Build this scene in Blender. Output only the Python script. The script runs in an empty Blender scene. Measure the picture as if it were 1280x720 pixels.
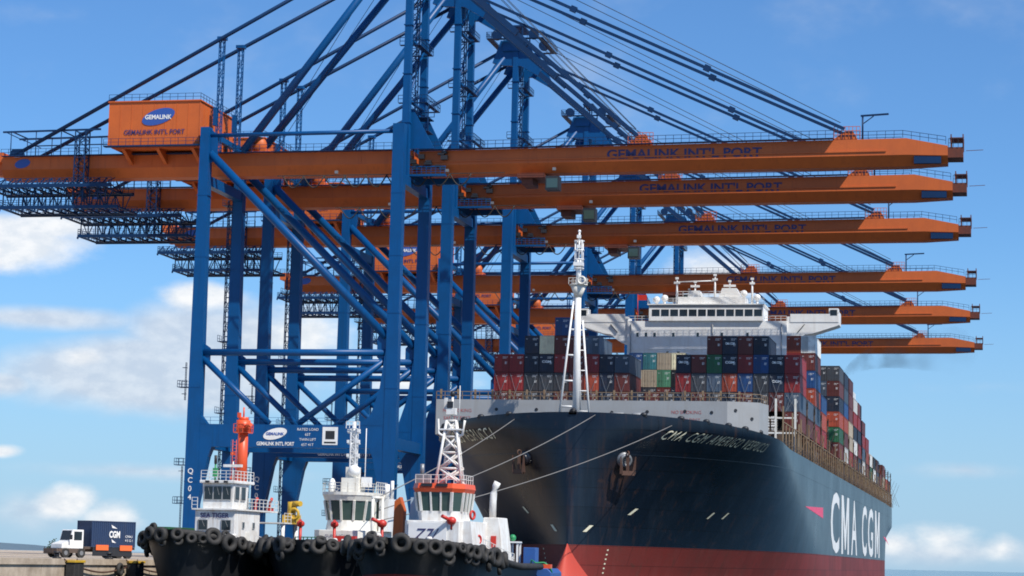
import bpy, bmesh, math, random
from mathutils import Vector, Matrix
random.seed(7)
R = math.radians
S = bpy.context.scene
COL = S.collection

# ------------------------------------------------------------------ camera, sky, sun, exposure
H_EYE = 3.0
cam_d = bpy.data.cameras.new('camera'); cam = bpy.data.objects.new('camera', cam_d); COL.objects.link(cam)
S.camera = cam
cam_d.sensor_width = 36.0; cam_d.lens = 2800.0/1280.0*36.0
cam_d.clip_start = 0.5; cam_d.clip_end = 60000
_pitch, _yaw, _roll = R(6.931592), R(12.497209), 0.0235
_F = Vector((-math.sin(_yaw)*math.cos(_pitch), math.cos(_yaw)*math.cos(_pitch), math.sin(_pitch)))
_R = Vector((math.cos(_yaw), math.sin(_yaw), 0)); _U = _R.cross(_F)
_R2 = _R*math.cos(_roll)+_U*math.sin(_roll); _U2 = _U*math.cos(_roll)-_R*math.sin(_roll)
cam.matrix_world = Matrix(((_R2.x,_U2.x,-_F.x,0),(_R2.y,_U2.y,-_F.y,0),(_R2.z,_U2.z,-_F.z,H_EYE),(0,0,0,1)))

S.view_settings.view_transform = 'Standard'; S.view_settings.look = 'None'
S.view_settings.gamma = 1.0; S.view_settings.use_curve_mapping = False
S.view_settings.exposure = 0.12
S.cycles.filter_width = 1.8
SUN_DIR = Vector((0.53, -0.37, 0.765)).normalized()     # towards the sun
SUN_EL = math.asin(SUN_DIR.z)
sun_d = bpy.data.lights.new('sun', 'SUN'); sun = bpy.data.objects.new('sun', sun_d); COL.objects.link(sun)
sun_d.energy = 4.9; sun_d.angle = R(0.5); sun_d.color = (1.0, 0.95, 0.87)
sun.rotation_euler = SUN_DIR.to_track_quat('Z', 'Y').to_euler()

W = bpy.data.worlds.new('World'); S.world = W; W.use_nodes = True
def build_sky():
    nt = W.node_tree; N = nt.nodes; L = nt.links; N.clear()
    out = N.new('ShaderNodeOutputWorld'); bg = N.new('ShaderNodeBackground')
    sky = N.new('ShaderNodeTexSky'); sky.sky_type = 'NISHITA'; sky.sun_disc = False
    sky.sun_elevation = SUN_EL; sky.sun_rotation = math.atan2(SUN_DIR.x, SUN_DIR.y)
    sky.altitude = 0; sky.air_density = 1.0; sky.dust_density = 0.12; sky.ozone_density = 3.0
    tc = N.new('ShaderNodeTexCoord'); sx = N.new('ShaderNodeSeparateXYZ')
    L.new(tc.outputs['Generated'], sx.inputs[0])
    def M(op, a, b=None, c=None, clamp=False):
        n = N.new('ShaderNodeMath'); n.operation = op; n.use_clamp = clamp
        for i, v in enumerate((a, b, c)):
            if v is None: continue
            if isinstance(v, (int, float)): n.inputs[i].default_value = v
            else: L.new(v, n.inputs[i])
        return n.outputs[0]
    deg = 180/math.pi
    az = M('MULTIPLY', M('ARCTAN2', sx.outputs['X'], sx.outputs['Y']), deg)
    el = M('MULTIPLY', M('ARCSINE', sx.outputs['Z']), deg)
    cb = N.new('ShaderNodeCombineXYZ'); L.new(M('MULTIPLY', az, 0.62), cb.inputs[0]); L.new(el, cb.inputs[1])
    def noise(scale, detail, rough, off=0.0, vec=None):
        n = N.new('ShaderNodeTexNoise'); n.inputs['Scale'].default_value = scale
        n.inputs['Detail'].default_value = detail; n.inputs['Roughness'].default_value = rough
        mp = N.new('ShaderNodeMapping'); mp.inputs['Location'].default_value = (off, off*0.7, off*0.3)
        L.new(vec or cb.outputs[0], mp.inputs[0]); L.new(mp.outputs[0], n.inputs['Vector'])
        return n.outputs['Fac']
    def blobs(lst):
        acc = None
        for (a0, e0, ra, re, st) in lst:
            dx = M('DIVIDE', M('SUBTRACT', az, a0), ra); dy = M('DIVIDE', M('SUBTRACT', el, e0), re)
            d2 = M('ADD', M('MULTIPLY', dx, dx), M('MULTIPLY', dy, dy))
            m = M('MULTIPLY', M('SUBTRACT', 1.0, M('SQRT', d2)), st)
            m = M('MAXIMUM', m, -0.8)
            acc = m if acc is None else M('MAXIMUM', acc, m)
        return acc
    def smooth(x, lo, hi):
        n = N.new('ShaderNodeMapRange'); n.interpolation_type = 'SMOOTHSTEP'
        L.new(x, n.inputs[0]); n.inputs[1].default_value = lo; n.inputs[2].default_value = hi
        return n.outputs[0]
    n1 = noise(0.75, 7, 0.6, 3.1); n2 = noise(0.45, 5, 0.55, 9.4); n3 = noise(2.2, 6, 0.6, 1.7)
    # cumulus with crisp white heads
    cum = blobs([(-23.6,1.20,1.0,0.55,1.1),(-22.4,0.85,1.0,0.5,1.0),(-26.3,7.6,3.4,0.95,1.8),(-24.4,8.05,1.6,0.5,1.2),(-20.4,6.5,1.7,0.45,1.2),(-23.3,4.85,0.7,0.26,0.7),
                 (-1.5,0.78,1.2,0.55,0.85),(-2.7,0.66,0.9,0.42,0.75),(-0.1,0.6,0.7,0.4,0.7),(-7.2,7.3,1.9,1.0,0.9),(-15.4,4.6,2.4,1.2,0.8),(-18.0,5.4,1.9,1.2,1.0),
                 (-25.2,2.4,0.6,0.22,1.0)])
    c1 = smooth(M('ADD', cum, M('MULTIPLY', M('SUBTRACT', n1, 0.5), 1.5)), 0.0, 0.85)
    # softer grey-white layers behind
    lay = blobs([(-21.6,4.4,4.8,1.3,2.2),(-20.0,5.5,3.0,1.1,1.8),(-24.6,5.75,3.4,0.45,1.5),(-25.2,4.1,1.6,0.5,1.2),(-19.5,5.9,3.0,0.7,1.0),(-21.5,2.0,4.5,0.35,0.9),(-24.0,1.0,2.6,0.7,0.8),(-12.0,6.0,5.0,1.6,0.6),
                 (-1.0,2.5,1.6,0.28,0.6),(-0.6,4.6,2.2,0.3,0.3),(-1.2,0.45,4.0,0.5,0.8),(-12,14.5,12,3.0,0.10),(-24.5,13.3,2.0,0.5,0.4)])
    c2 = smooth(M('ADD', lay, M('MULTIPLY', M('SUBTRACT', n2, 0.5), 1.4)), 0.0, 1.1)
    c2 = M('MULTIPLY', c2, 0.85)
    # the rest of the sky outside the view: scattered cloud so that glossy things have something to mirror
    sc = noise(0.09, 5, 0.6, 20.0)
    away = smooth(M('ABSOLUTE', M('ADD', az, 12.0)), 24.0, 40.0)
    c3 = M('MULTIPLY', M('MULTIPLY', smooth(sc, 0.52, 0.68), away), 0.7)
    haze = smooth(el, 9.0, -0.5)                       # humid air near the horizon
    def mix(f, a, b):
        n = N.new('ShaderNodeMix'); n.data_type = 'RGBA'
        if isinstance(f, (int, float)): n.inputs[0].default_value = f
        else: L.new(f, n.inputs[0])
        for s, v in ((6, a), (7, b)):
            if isinstance(v, tuple): n.inputs[s].default_value = (*v, 1)
            else: L.new(v, n.inputs[s])
        return n.outputs[2]
    tint = N.new('ShaderNodeMix'); tint.data_type = 'RGBA'; tint.blend_type = 'MULTIPLY'; tint.inputs[0].default_value = 1
    L.new(sky.outputs[0], tint.inputs[6]); tint.inputs[7].default_value = (0.66, 1.02, 1.40, 1)
    base = mix(M('MULTIPLY', haze, 0.72), tint.outputs[2], (3.75, 5.75, 8.3))
    shade = smooth(n3, 0.35, 0.68)
    grey = mix(shade, (6.1, 6.9, 8.1), (7.7, 8.3, 9.1))
    base = mix(c2, base, grey)
    wht = mix(shade, (8.2, 8.7, 9.3), (10.4, 10.4, 10.4))
    base = mix(M('MULTIPLY', c1, 0.93), base, wht)
    base = mix(c3, base, (8.0, 8.4, 9.0))
    L.new(base, bg.inputs['Color']); bg.inputs['Strength'].default_value = 0.09
    L.new(bg.outputs[0], out.inputs['Surface'])
build_sky()

# ------------------------------------------------------------------ materials
def nodemat(name):
    m = bpy.data.materials.new(name); m.use_nodes = True
    nt = m.node_tree; b = nt.nodes['Principled BSDF']
    return m, nt, b
def paint(name, col, rough=0.45, dirt=0.25, dirtcol=(0.10, 0.07, 0.05), scale=0.35, metal=0.0, streak=True, bump=0.0, spec=0.5, sst=(1.6, 1.6, 0.09), lo=0.50):
    m, nt, b = nodemat(name); N = nt.nodes; L = nt.links
    tc = N.new('ShaderNodeTexCoord')
    n = N.new('ShaderNodeTexNoise'); n.inputs['Scale'].default_value = scale; n.inputs['Detail'].default_value = 6; n.inputs['Roughness'].default_value = 0.65
    L.new(tc.outputs['Object'], n.inputs['Vector'])
    r = N.new('ShaderNodeMapRange'); r.inputs[1].default_value = 0.42; r.inputs[2].default_value = 0.78; r.inputs[4].default_value = dirt
    L.new(n.outputs['Fac'], r.inputs[0]); fac = r.outputs[0]
    if streak:
        mp = N.new('ShaderNodeMapping'); mp.inputs['Scale'].default_value = sst
        L.new(tc.outputs['Object'], mp.inputs[0])
        n2 = N.new('ShaderNodeTexNoise'); n2.inputs['Scale'].default_value = 1.0; n2.inputs['Detail'].default_value = 5
        L.new(mp.outputs[0], n2.inputs['Vector'])
        r2 = N.new('ShaderNodeMapRange'); r2.inputs[1].default_value = lo; r2.inputs[2].default_value = lo+0.26; r2.inputs[4].default_value = dirt
        L.new(n2.outputs['Fac'], r2.inputs[0])
        mx = N.new('ShaderNodeMath'); mx.operation = 'MAXIMUM'; L.new(fac, mx.inputs[0]); L.new(r2.outputs[0], mx.inputs[1]); fac = mx.outputs[0]
    mix = N.new('ShaderNodeMix'); mix.data_type = 'RGBA'; mix.inputs[6].default_value = (*col, 1); mix.inputs[7].default_value = (*dirtcol, 1)
    L.new(fac, mix.inputs[0]); L.new(mix.outputs[2], b.inputs['Base Color'])
    b.inputs['Roughness'].default_value = rough; b.inputs['Metallic'].default_value = metal
    b.inputs['Specular IOR Level'].default_value = spec
    if bump:
        bp = N.new('ShaderNodeBump'); bp.inputs['Strength'].default_value = bump; bp.inputs['Distance'].default_value = 0.1
        L.new(n.outputs['Fac'], bp.inputs['Height']); L.new(bp.outputs[0], b.inputs['Normal'])
    return m
MAT = {}
MAT['blue']   = paint('crane_blue_paint', (0.0008, 0.070, 0.225), 0.40, 0.42, (0.004, 0.036, 0.105), spec=0.3)
MAT['bluedk'] = paint('dark_blue_steel', (0.002, 0.030, 0.100), 0.5, 0.35, (0.010, 0.013, 0.02), spec=0.3)
MAT['orange'] = paint('crane_orange_paint', (0.58, 0.120, 0.018), 0.55, 0.42, (0.30, 0.058, 0.016), scale=0.2)
MAT['letter'] = paint('dark_blue_lettering', (0.03, 0.03, 0.13), 0.5, 0.25, (0.25, 0.07, 0.03), streak=False)
MAT['logo']   = paint('logo_blue', (0.03, 0.09, 0.36), 0.5, 0.1, streak=False)
MAT['white']  = paint('white_paint', (0.84, 0.84, 0.82), 0.42, 0.38, (0.46, 0.38, 0.29), sst=(0.9, 0.9, 0.10), lo=0.50)
MAT['cream']  = paint('cream_paint', (0.78, 0.76, 0.69), 0.45, 0.5, (0.40, 0.31, 0.20), scale=0.9, sst=(2.6, 2.6, 0.35), lo=0.48)
MAT['grey']   = paint('pale_grey_paint', (0.33, 0.34, 0.345), 0.5, 0.3, (0.20, 0.16, 0.12))
MAT['steel']  = paint('galvanised_steel', (0.26, 0.27, 0.28), 0.45, 0.3, (0.12, 0.09, 0.07), metal=0.4)
MAT['dark']   = paint('dark_steel', (0.018, 0.021, 0.027), 0.5, 0.4, (0.04, 0.03, 0.024))
MAT['tan']    = paint('tan_lashing_paint', (0.26, 0.185, 0.11), 0.6, 0.7, (0.14, 0.06, 0.03))
MAT['rubber'] = paint('black_rubber', (0.022, 0.021, 0.020), 0.75, 0.5, (0.075, 0.066, 0.056), scale=1.8, bump=0.3)
MAT['red']    = paint('signal_red_paint', (0.55, 0.03, 0.02), 0.45, 0.2)
MAT['notice'] = paint('faded_red_notice', (0.42, 0.10, 0.09), 0.6, 0.5, (0.33,0.30,0.30), scale=0.9, streak=False)
MAT['orred']  = paint('orange_red_paint', (0.78, 0.10, 0.03), 0.42, 0.18, (0.35, 0.08, 0.04))
MAT['yellow'] = paint('yellow_paint', (0.62, 0.38, 0.03), 0.5, 0.3)
MAT['green']  = paint('green_paint', (0.02, 0.26, 0.09), 0.5, 0.2)
MAT['tugblk'] = paint('tug_black_hull', (0.008, 0.010, 0.014), 0.45, 0.4, (0.04, 0.035, 0.03), scale=0.6)
MAT['tugred'] = paint('tug_red_hull', (0.24, 0.02, 0.015), 0.5, 0.3, (0.09, 0.03, 0.02))
def hullpaint(name, col, worn, rough, spec, rustcol, rustamt):
    m, nt, b = nodemat(name); N = nt.nodes; L = nt.links
    tc = N.new('ShaderNodeTexCoord'); sx = N.new('ShaderNodeSeparateXYZ'); L.new(tc.outputs['Object'], sx.inputs[0])
    cb = N.new('ShaderNodeCombineXYZ'); L.new(sx.outputs['Y'], cb.inputs[0]); L.new(sx.outputs['Z'], cb.inputs[1])
    br = N.new('ShaderNodeTexBrick'); br.inputs['Scale'].default_value = 1.0; br.inputs['Brick Width'].default_value = 11.0; br.inputs['Row Height'].default_value = 2.6
    br.inputs['Mortar Size'].default_value = 0.06; br.inputs['Mortar Smooth'].default_value = 0.6; br.inputs['Color1'].default_value = (0.86, 0.86, 0.86, 1); br.inputs['Color2'].default_value = (1.12, 1.12, 1.12, 1); br.inputs['Mortar'].default_value = (0.45, 0.45, 0.45, 1)
    L.new(cb.outputs[0], br.inputs['Vector'])
    def noise(sc, dt, lo, hi, amt, mscale=None, ro=0.65):
        n = N.new('ShaderNodeTexNoise'); n.inputs['Scale'].default_value = sc; n.inputs['Detail'].default_value = dt; n.inputs['Roughness'].default_value = ro
        src = tc.outputs['Object']
        if mscale:
            mp = N.new('ShaderNodeMapping'); mp.inputs['Scale'].default_value = mscale; L.new(src, mp.inputs[0]); src = mp.outputs[0]
        L.new(src, n.inputs['Vector']); q = N.new('ShaderNodeMapRange'); q.inputs[1].default_value = lo; q.inputs[2].default_value = hi; q.inputs[4].default_value = amt
        L.new(n.outputs['Fac'], q.inputs[0]); return q.outputs[0], n
    def mix(f, a, bcol, mode='MIX'):
        x = N.new('ShaderNodeMix'); x.data_type = 'RGBA'; x.blend_type = mode
        if isinstance(f, float): x.inputs[0].default_value = f
        else: L.new(f, x.inputs[0])
        for i, v in ((6, a), (7, bcol)):
            if isinstance(v, tuple): x.inputs[i].default_value = (*v, 1)
            else: L.new(v, x.inputs[i])
        return x.outputs[2]
    f1, n1 = noise(0.09, 8, 0.42, 0.72, 0.75); f2, _ = noise(1.0, 5, 0.56, 0.74, rustamt, (0.9, 0.9, 0.05)); f3, _ = noise(0.6, 8, 0.60, 0.72, rustamt*0.8, (1, 0.5, 1)); f4, _ = noise(1.0, 4, 0.5, 0.75, 0.5, (0.35, 0.35, 0.03))
    c = mix(f1, col, worn); c = mix(f4, c, tuple(k*1.7+0.004 for k in worn)); c = mix(1.0, c, br.outputs['Color'], 'MULTIPLY'); c = mix(f2, c, rustcol); c = mix(f3, c, rustcol)
    # rust that has run down from the anchor pockets
    def mth(op, a, bb):
        n = N.new('ShaderNodeMath'); n.operation = op
        for i, v in ((0, a), (1, bb)):
            if isinstance(v, (int, float)): n.inputs[i].default_value = v
            else: L.new(v, n.inputs[i])
        return n.outputs[0]
    def rng(v, lo, hi):
        n = N.new('ShaderNodeMapRange'); n.interpolation_type = 'SMOOTHSTEP'; L.new(v, n.inputs[0]); n.inputs[1].default_value = lo; n.inputs[2].default_value = hi; return n.outputs[0]
    f6, _ = noise(1.0, 5, 0.35, 0.65, 1.0, (2.2, 2.2, 0.12))
    am = mth('MULTIPLY', mth('MULTIPLY', rng(mth('ABSOLUTE', mth('SUBTRACT', sx.outputs['Y'], 4.6), 0), 2.0, 0.3), rng(sx.outputs['Z'], 7.0, 15.0)), mth('MULTIPLY', rng(sx.outputs['Z'], 17.6, 16.0), f6))
    c = mix(mth('MULTIPLY', am, 0.8), c, rustcol)
    L.new(c, b.inputs['Base Color']); b.inputs['Specular IOR Level'].default_value = spec
    rr = N.new('ShaderNodeMapRange'); rr.inputs[3].default_value = rough; rr.inputs[4].default_value = rough+0.2; L.new(n1.outputs['Fac'], rr.inputs[0]); L.new(rr.outputs[0], b.inputs['Roughness'])
    bp = N.new('ShaderNodeBump'); bp.inputs['Strength'].default_value = 0.25; bp.inputs['Distance'].default_value = 0.12
    n5 = N.new('ShaderNodeTexNoise'); n5.inputs['Scale'].default_value = 0.33; n5.inputs['Detail'].default_value = 2; L.new(tc.outputs['Object'], n5.inputs['Vector']); L.new(n5.outputs['Fac'], bp.inputs['Height']); L.new(bp.outputs[0], b.inputs['Normal'])
    return m
MAT['navy'] = hullpaint('hull_navy', (0.004, 0.009, 0.018), (0.009, 0.016, 0.026), 0.20, 0.38, (0.075, 0.036, 0.020), 0.40)
MAT['boot'] = hullpaint('antifouling_red', (0.20, 0.026, 0.020), (0.12, 0.030, 0.024), 0.5, 0.3, (0.06, 0.03, 0.02), 0.7)
MAT['bulb']   = paint('sunlit_bulb_red', (0.47, 0.055, 0.032), 0.6, 0.2, (0.34, 0.06, 0.04), scale=0.3)  # brighter than the antifouling red: sunlight on the bulb put into the colour
MAT['pink']   = paint('pink_marking', (0.78, 0.07, 0.16), 0.5, 0.12, streak=False)
MAT['rope']   = paint('mooring_rope', (0.22, 0.21, 0.20), 0.9, 0.3, streak=False, scale=3)
MAT['namewh'] = paint('name_lettering', (0.72, 0.68, 0.50), 0.5, 0.25, streak=False)
MAT['tugwht'] = paint('weathered_white_paint', (0.80, 0.80, 0.77), 0.5, 0.55, (0.40, 0.28, 0.17), scale=0.9, sst=(2.6, 2.6, 0.35), lo=0.48)
MAT['tipor']  = paint('dark_weathered_orange', (0.15, 0.032, 0.012), 0.6, 0.6, (0.03, 0.016, 0.014), scale=0.8)
MAT['rust']   = paint('rusty_anchor', (0.085, 0.035, 0.02), 0.7, 0.5)
MAT['tarp']   = paint('blue_boat_paint', (0.025, 0.10, 0.33), 0.5, 0.3)
MAT['pale']   = paint('pale_blue_paint', (0.42, 0.55, 0.66), 0.5, 0.25)
MAT['tail']   = paint('orange_reflector', (0.80, 0.16, 0.04), 0.4, 0.1, streak=False)
MAT['mud']    = paint('dull_brown_chassis', (0.10, 0.07, 0.055), 0.7, 0.4)
def glassmat(name, col, rough=0.08):
    m, nt, b = nodemat(name); N = nt.nodes; L = nt.links
    tc = N.new('ShaderNodeTexCoord'); n = N.new('ShaderNodeTexNoise'); n.inputs['Scale'].default_value = 0.9
    L.new(tc.outputs['Object'], n.inputs['Vector'])
    r = N.new('ShaderNodeMapRange'); r.inputs[3].default_value = rough*0.6; r.inputs[4].default_value = rough*2
    L.new(n.outputs['Fac'], r.inputs[0]); L.new(r.outputs[0], b.inputs['Roughness'])
    b.inputs['Base Color'].default_value = (*col, 1); b.inputs['Specular IOR Level'].default_value = 0.7
    return m
MAT['glass']  = glassmat('dark_window_glass', (0.012, 0.016, 0.020))
MAT['glassg'] = glassmat('greenish_window_glass', (0.05, 0.085, 0.075))
CC = {}
def contmat(name, col):
    m, nt, b = nodemat('container_'+name); N = nt.nodes; L = nt.links
    tc = N.new('ShaderNodeTexCoord'); oi = N.new('ShaderNodeObjectInfo')
    n = N.new('ShaderNodeTexNoise'); n.inputs['Scale'].default_value = 0.9; n.inputs['Detail'].default_value = 7; n.inputs['Roughness'].default_value = 0.7
    ad = N.new('ShaderNodeVectorMath'); ad.operation = 'ADD'
    mu = N.new('ShaderNodeMath'); mu.operation = 'MULTIPLY'; mu.inputs[1].default_value = 60; L.new(oi.outputs['Random'], mu.inputs[0])
    L.new(tc.outputs['Object'], ad.inputs[0]); L.new(mu.outputs[0], ad.inputs[1]); L.new(ad.outputs[0], n.inputs['Vector'])
    r = N.new('ShaderNodeMapRange'); r.inputs[1].default_value = 0.46; r.inputs[2].default_value = 0.75; r.inputs[4].default_value = 0.8
    L.new(n.outputs['Fac'], r.inputs[0])
    hs = N.new('ShaderNodeHueSaturation'); hs.inputs['Color'].default_value = (*col, 1)
    vr = N.new('ShaderNodeMapRange'); vr.inputs[3].default_value = 0.72; vr.inputs[4].default_value = 1.3; L.new(oi.outputs['Random'], vr.inputs[0]); L.new(vr.outputs[0], hs.inputs['Value'])
    mix = N.new('ShaderNodeMix'); mix.data_type = 'RGBA'; mix.inputs[7].default_value = (0.5*col[0]+0.04, 0.45*col[1]+0.022, 0.45*col[2]+0.015, 1)
    L.new(hs.outputs[0], mix.inputs[6]); L.new(r.outputs[0], mix.inputs[0]); L.new(mix.outputs[2], b.inputs['Base Color'])
    b.inputs['Roughness'].default_value = 0.55
    w = N.new('ShaderNodeTexWave'); w.wave_type = 'BANDS'; w.bands_direction = 'Y'; w.inputs['Scale'].default_value = 1.1
    L.new(tc.outputs['Object'], w.inputs['Vector'])
    bp = N.new('ShaderNodeBump'); bp.inputs['Strength'].default_value = 0.7; bp.inputs['Distance'].default_value = 0.05
    L.new(w.outputs['Fac'], bp.inputs['Height']); L.new(bp.outputs[0], b.inputs['Normal'])
    CC[name] = m
for nm, c in dict(rust=(0.115,0.022,0.017), red=(0.24,0.019,0.019), navy=(0.010,0.018,0.038), blue=(0.012,0.062,0.19), teal=(0.035,0.16,0.18),
                  beige=(0.46,0.38,0.27), cream=(0.74,0.68,0.46), white=(0.72,0.72,0.68), green=(0.018,0.11,0.045), grey=(0.045,0.050,0.058),
                  orange=(0.33,0.055,0.024), black=(0.010,0.011,0.014), slate=(0.06,0.09,0.13), sage=(0.07,0.21,0.12)).items(): contmat(nm, c)
CWORD = dict(rust='rust brown', red='bright red', navy='navy blue', blue='mid blue', teal='teal', beige='beige', cream='cream yellow', white='white', green='dark green',
             grey='dark grey', orange='orange', black='black', slate='slate blue', sage='sage green')

# ------------------------------------------------------------------ mesh helpers
class MB:
    def __init__(s): s.bm = bmesh.new(); s.mi = 0
    def _faces(s, verts, quads, smooth=False):
        vs = [s.bm.verts.new(v) for v in verts]
        for q in quads:
            try:
                f = s.bm.faces.new([vs[i] for i in q]); f.smooth = smooth; f.material_index = s.mi
            except ValueError: pass
        return vs
    def box(s, c, d, M=None):
        x, y, z = (k/2 for k in d); c = Vector(c)
        pts = [Vector(p) for p in ((-x,-y,-z),(x,-y,-z),(x,y,-z),(-x,y,-z),(-x,-y,z),(x,-y,z),(x,y,z),(-x,y,z))]
        if M is not None: pts = [M @ p for p in pts]
        s._faces([p+c for p in pts], [(0,3,2,1),(4,5,6,7),(0,1,5,4),(1,2,6,5),(2,3,7,6),(3,0,4,7)]); return s
    def bx(s, x0, x1, y0, y1, z0, z1): return s.box(((x0+x1)/2,(y0+y1)/2,(z0+z1)/2),(x1-x0,y1-y0,z1-z0))
    def beam(s, p0, p1, w, h, w1=None, h1=None):
        p0, p1 = Vector(p0), Vector(p1); d = (p1-p0).normalized()
        up = Vector((0,0,1)) if abs(d.z) < 0.95 else Vector((0,1,0))
        a = d.cross(up).normalized(); b = a.cross(d).normalized()
        w1 = w if w1 is None else w1; h1 = h if h1 is None else h1
        v = []
        for p, ww, hh in ((p0,w,h),(p1,w1,h1)):
            for i, j in ((-1,-1),(1,-1),(1,1),(-1,1)): v.append(p+a*(i*ww/2)+b*(j*hh/2))
        s._faces(v, [(3,2,1,0),(4,5,6,7),(0,1,5,4),(1,2,6,5),(2,3,7,6),(3,0,4,7)]); return s
    def tube(s, p0, p1, r, n=10, r1=None): return s.path([p0, p1], [r, r if r1 is None else r1], n)
    def path(s, pts, r, n=8):
        pts = [Vector(p) for p in pts]; rs = r if isinstance(r, (list, tuple)) else [r]*len(pts)
        rings = []
        for i, p in enumerate(pts):
            d = (pts[min(i+1, len(pts)-1)]-pts[max(i-1, 0)]).normalized()
            up = Vector((0,0,1)) if abs(d.z) < 0.95 else Vector((0,1,0))
            a = d.cross(up).normalized(); b = a.cross(d).normalized()
            rings.append([s.bm.verts.new(p+(a*math.cos(2*math.pi*k/n)+b*math.sin(2*math.pi*k/n))*rs[i]) for k in range(n)])
        for i in range(len(rings)-1):
            for k in range(n):
                f = s.bm.faces.new((rings[i][k], rings[i][(k+1)%n], rings[i+1][(k+1)%n], rings[i+1][k])); f.smooth = True; f.material_index = s.mi
        f = s.bm.faces.new(rings[0][::-1]); f.material_index = s.mi
        f = s.bm.faces.new(rings[-1]); f.material_index = s.mi
        return s
    def prism(s, poly, axis, a, b):
        """poly: 2-D outline; axis 'x','y','z' = extrusion axis from a to b"""
        def P(u, v, t): return {'x': (t,u,v), 'y': (u,t,v), 'z': (u,v,t)}[axis]
        n = len(poly)
        v = [P(u, w, a) for u, w in poly]+[P(u, w, b) for u, w in poly]
        s._faces(v, [tuple(range(n))[::-1], tuple(range(n, 2*n))]+[(i, (i+1)%n, n+(i+1)%n, n+i) for i in range(n)]); return s
    def torus(s, c, nrm, R_, r, n=18, m=8):
        c = Vector(c); d = Vector(nrm).normalized(); up = Vector((0,0,1)) if abs(d.z) < 0.95 else Vector((0,1,0))
        a = d.cross(up).normalized(); b = a.cross(d).normalized(); g = []
        for i in range(n):
            t = 2*math.pi*i/n; e = a*math.cos(t)+b*math.sin(t)
            g.append([s.bm.verts.new(c+e*(R_+r*math.cos(2*math.pi*j/m))+d*(r*1.15*math.sin(2*math.pi*j/m))) for j in range(m)])
        for i in range(n):
            for j in range(m):
                f = s.bm.faces.new((g[i][j], g[(i+1)%n][j], g[(i+1)%n][(j+1)%m], g[i][(j+1)%m])); f.smooth = True; f.material_index = s.mi
        return s
    def ball(s, c, r, sc=(1,1,1), n=14):
        mt = Matrix.Translation(c) @ Matrix.Diagonal((r*sc[0], r*sc[1], r*sc[2], 1))
        g = bmesh.ops.create_uvsphere(s.bm, u_segments=n, v_segments=max(6, n*2//3), radius=1, matrix=mt)
        for v in g['verts']:
            for f in v.link_faces: f.smooth = True; f.material_index = s.mi
        return s
    def rail(s, pts, h=1.1, t=0.05, step=1.5, rows=2):
        """a handrail with posts and bars along pts"""
        pts = [Vector(p) for p in pts]
        for i in range(len(pts)-1):
            a, b = pts[i], pts[i+1]; n = max(1, round((b-a).length/step))
            for k in range(n+1):
                p = a.lerp(b, k/n); s.box(p+Vector((0,0,h/2)), (t, t, h))
            for q in range(rows):
                z = Vector((0,0,h*(q+1)/rows)); s.beam(a+z, b+z, t, t)
        return s
    def lattice(s, p0, p1, wid, seg, r, axis=(0,1,0)):
        """square lattice column / truss from p0 to p1"""
        p0, p1 = Vector(p0), Vector(p1); d = (p1-p0).normalized()
        a = Vector(axis); a = (a-d*a.dot(d)).normalized(); b = d.cross(a)
        cs = [a*(i*wid/2)+b*(j*wid/2) for i, j in ((-1,-1),(1,-1),(1,1),(-1,1))]
        for c in cs: s.beam(p0+c, p1+c, r*1.6, r*1.6)
        for k in range(seg):
            q0, q1 = p0.lerp(p1, k/seg), p0.lerp(p1, (k+1)/seg)
            for i in range(4):
                c0, c1 = cs[i], cs[(i+1)%4]
                if k%2: c0, c1 = c1, c0
                s.beam(q0+c0, q1+c1, r, r)
                s.beam(q1+c0, q1+c1, r, r)
        return s
    def build(s, name, mats, parent=None, loc=None, recalc=True, bevel=0.0):
        if recalc: bmesh.ops.recalc_face_normals(s.bm, faces=s.bm.faces)
        me = bpy.data.meshes.new(name); s.bm.to_mesh(me); s.bm.free()
        for m in (mats if isinstance(mats, (list, tuple)) else [mats]): me.materials.append(MAT[m] if isinstance(m, str) else m)
        o = bpy.data.objects.new(name, me); COL.objects.link(o)
        if parent is not None: o.parent = parent
        if loc is not None: o.location = loc
        if bevel:
            b = o.modifiers.new('bevel', 'BEVEL'); b.width = bevel; b.segments = 2; b.limit_method = 'ANGLE'
        return o
def tag(o, label=None, cat=None, group=None, kind=None):
    if label: o['label'] = label
    if cat: o['category'] = cat
    if group: o['group'] = group
    if kind: o['kind'] = kind
    return o
def empty(name, loc, rz=0.0):
    o = bpy.data.objects.new(name, None); COL.objects.link(o); o.location = loc; o.rotation_euler = (0,0,rz); o.empty_display_size = 1
    return o
def kids(o): return [c for c in bpy.data.objects if c.parent == o]
def copy_tree(o, childmap, parent=None):
    c = o.copy(); COL.objects.link(c); c.parent = parent
    for ch in childmap.get(o.name, []): copy_tree(ch, childmap, c)
    return c
def tree_map():
    m = {}
    for o in bpy.data.objects:
        if o.parent: m.setdefault(o.parent.name, []).append(o)
    return m
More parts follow.
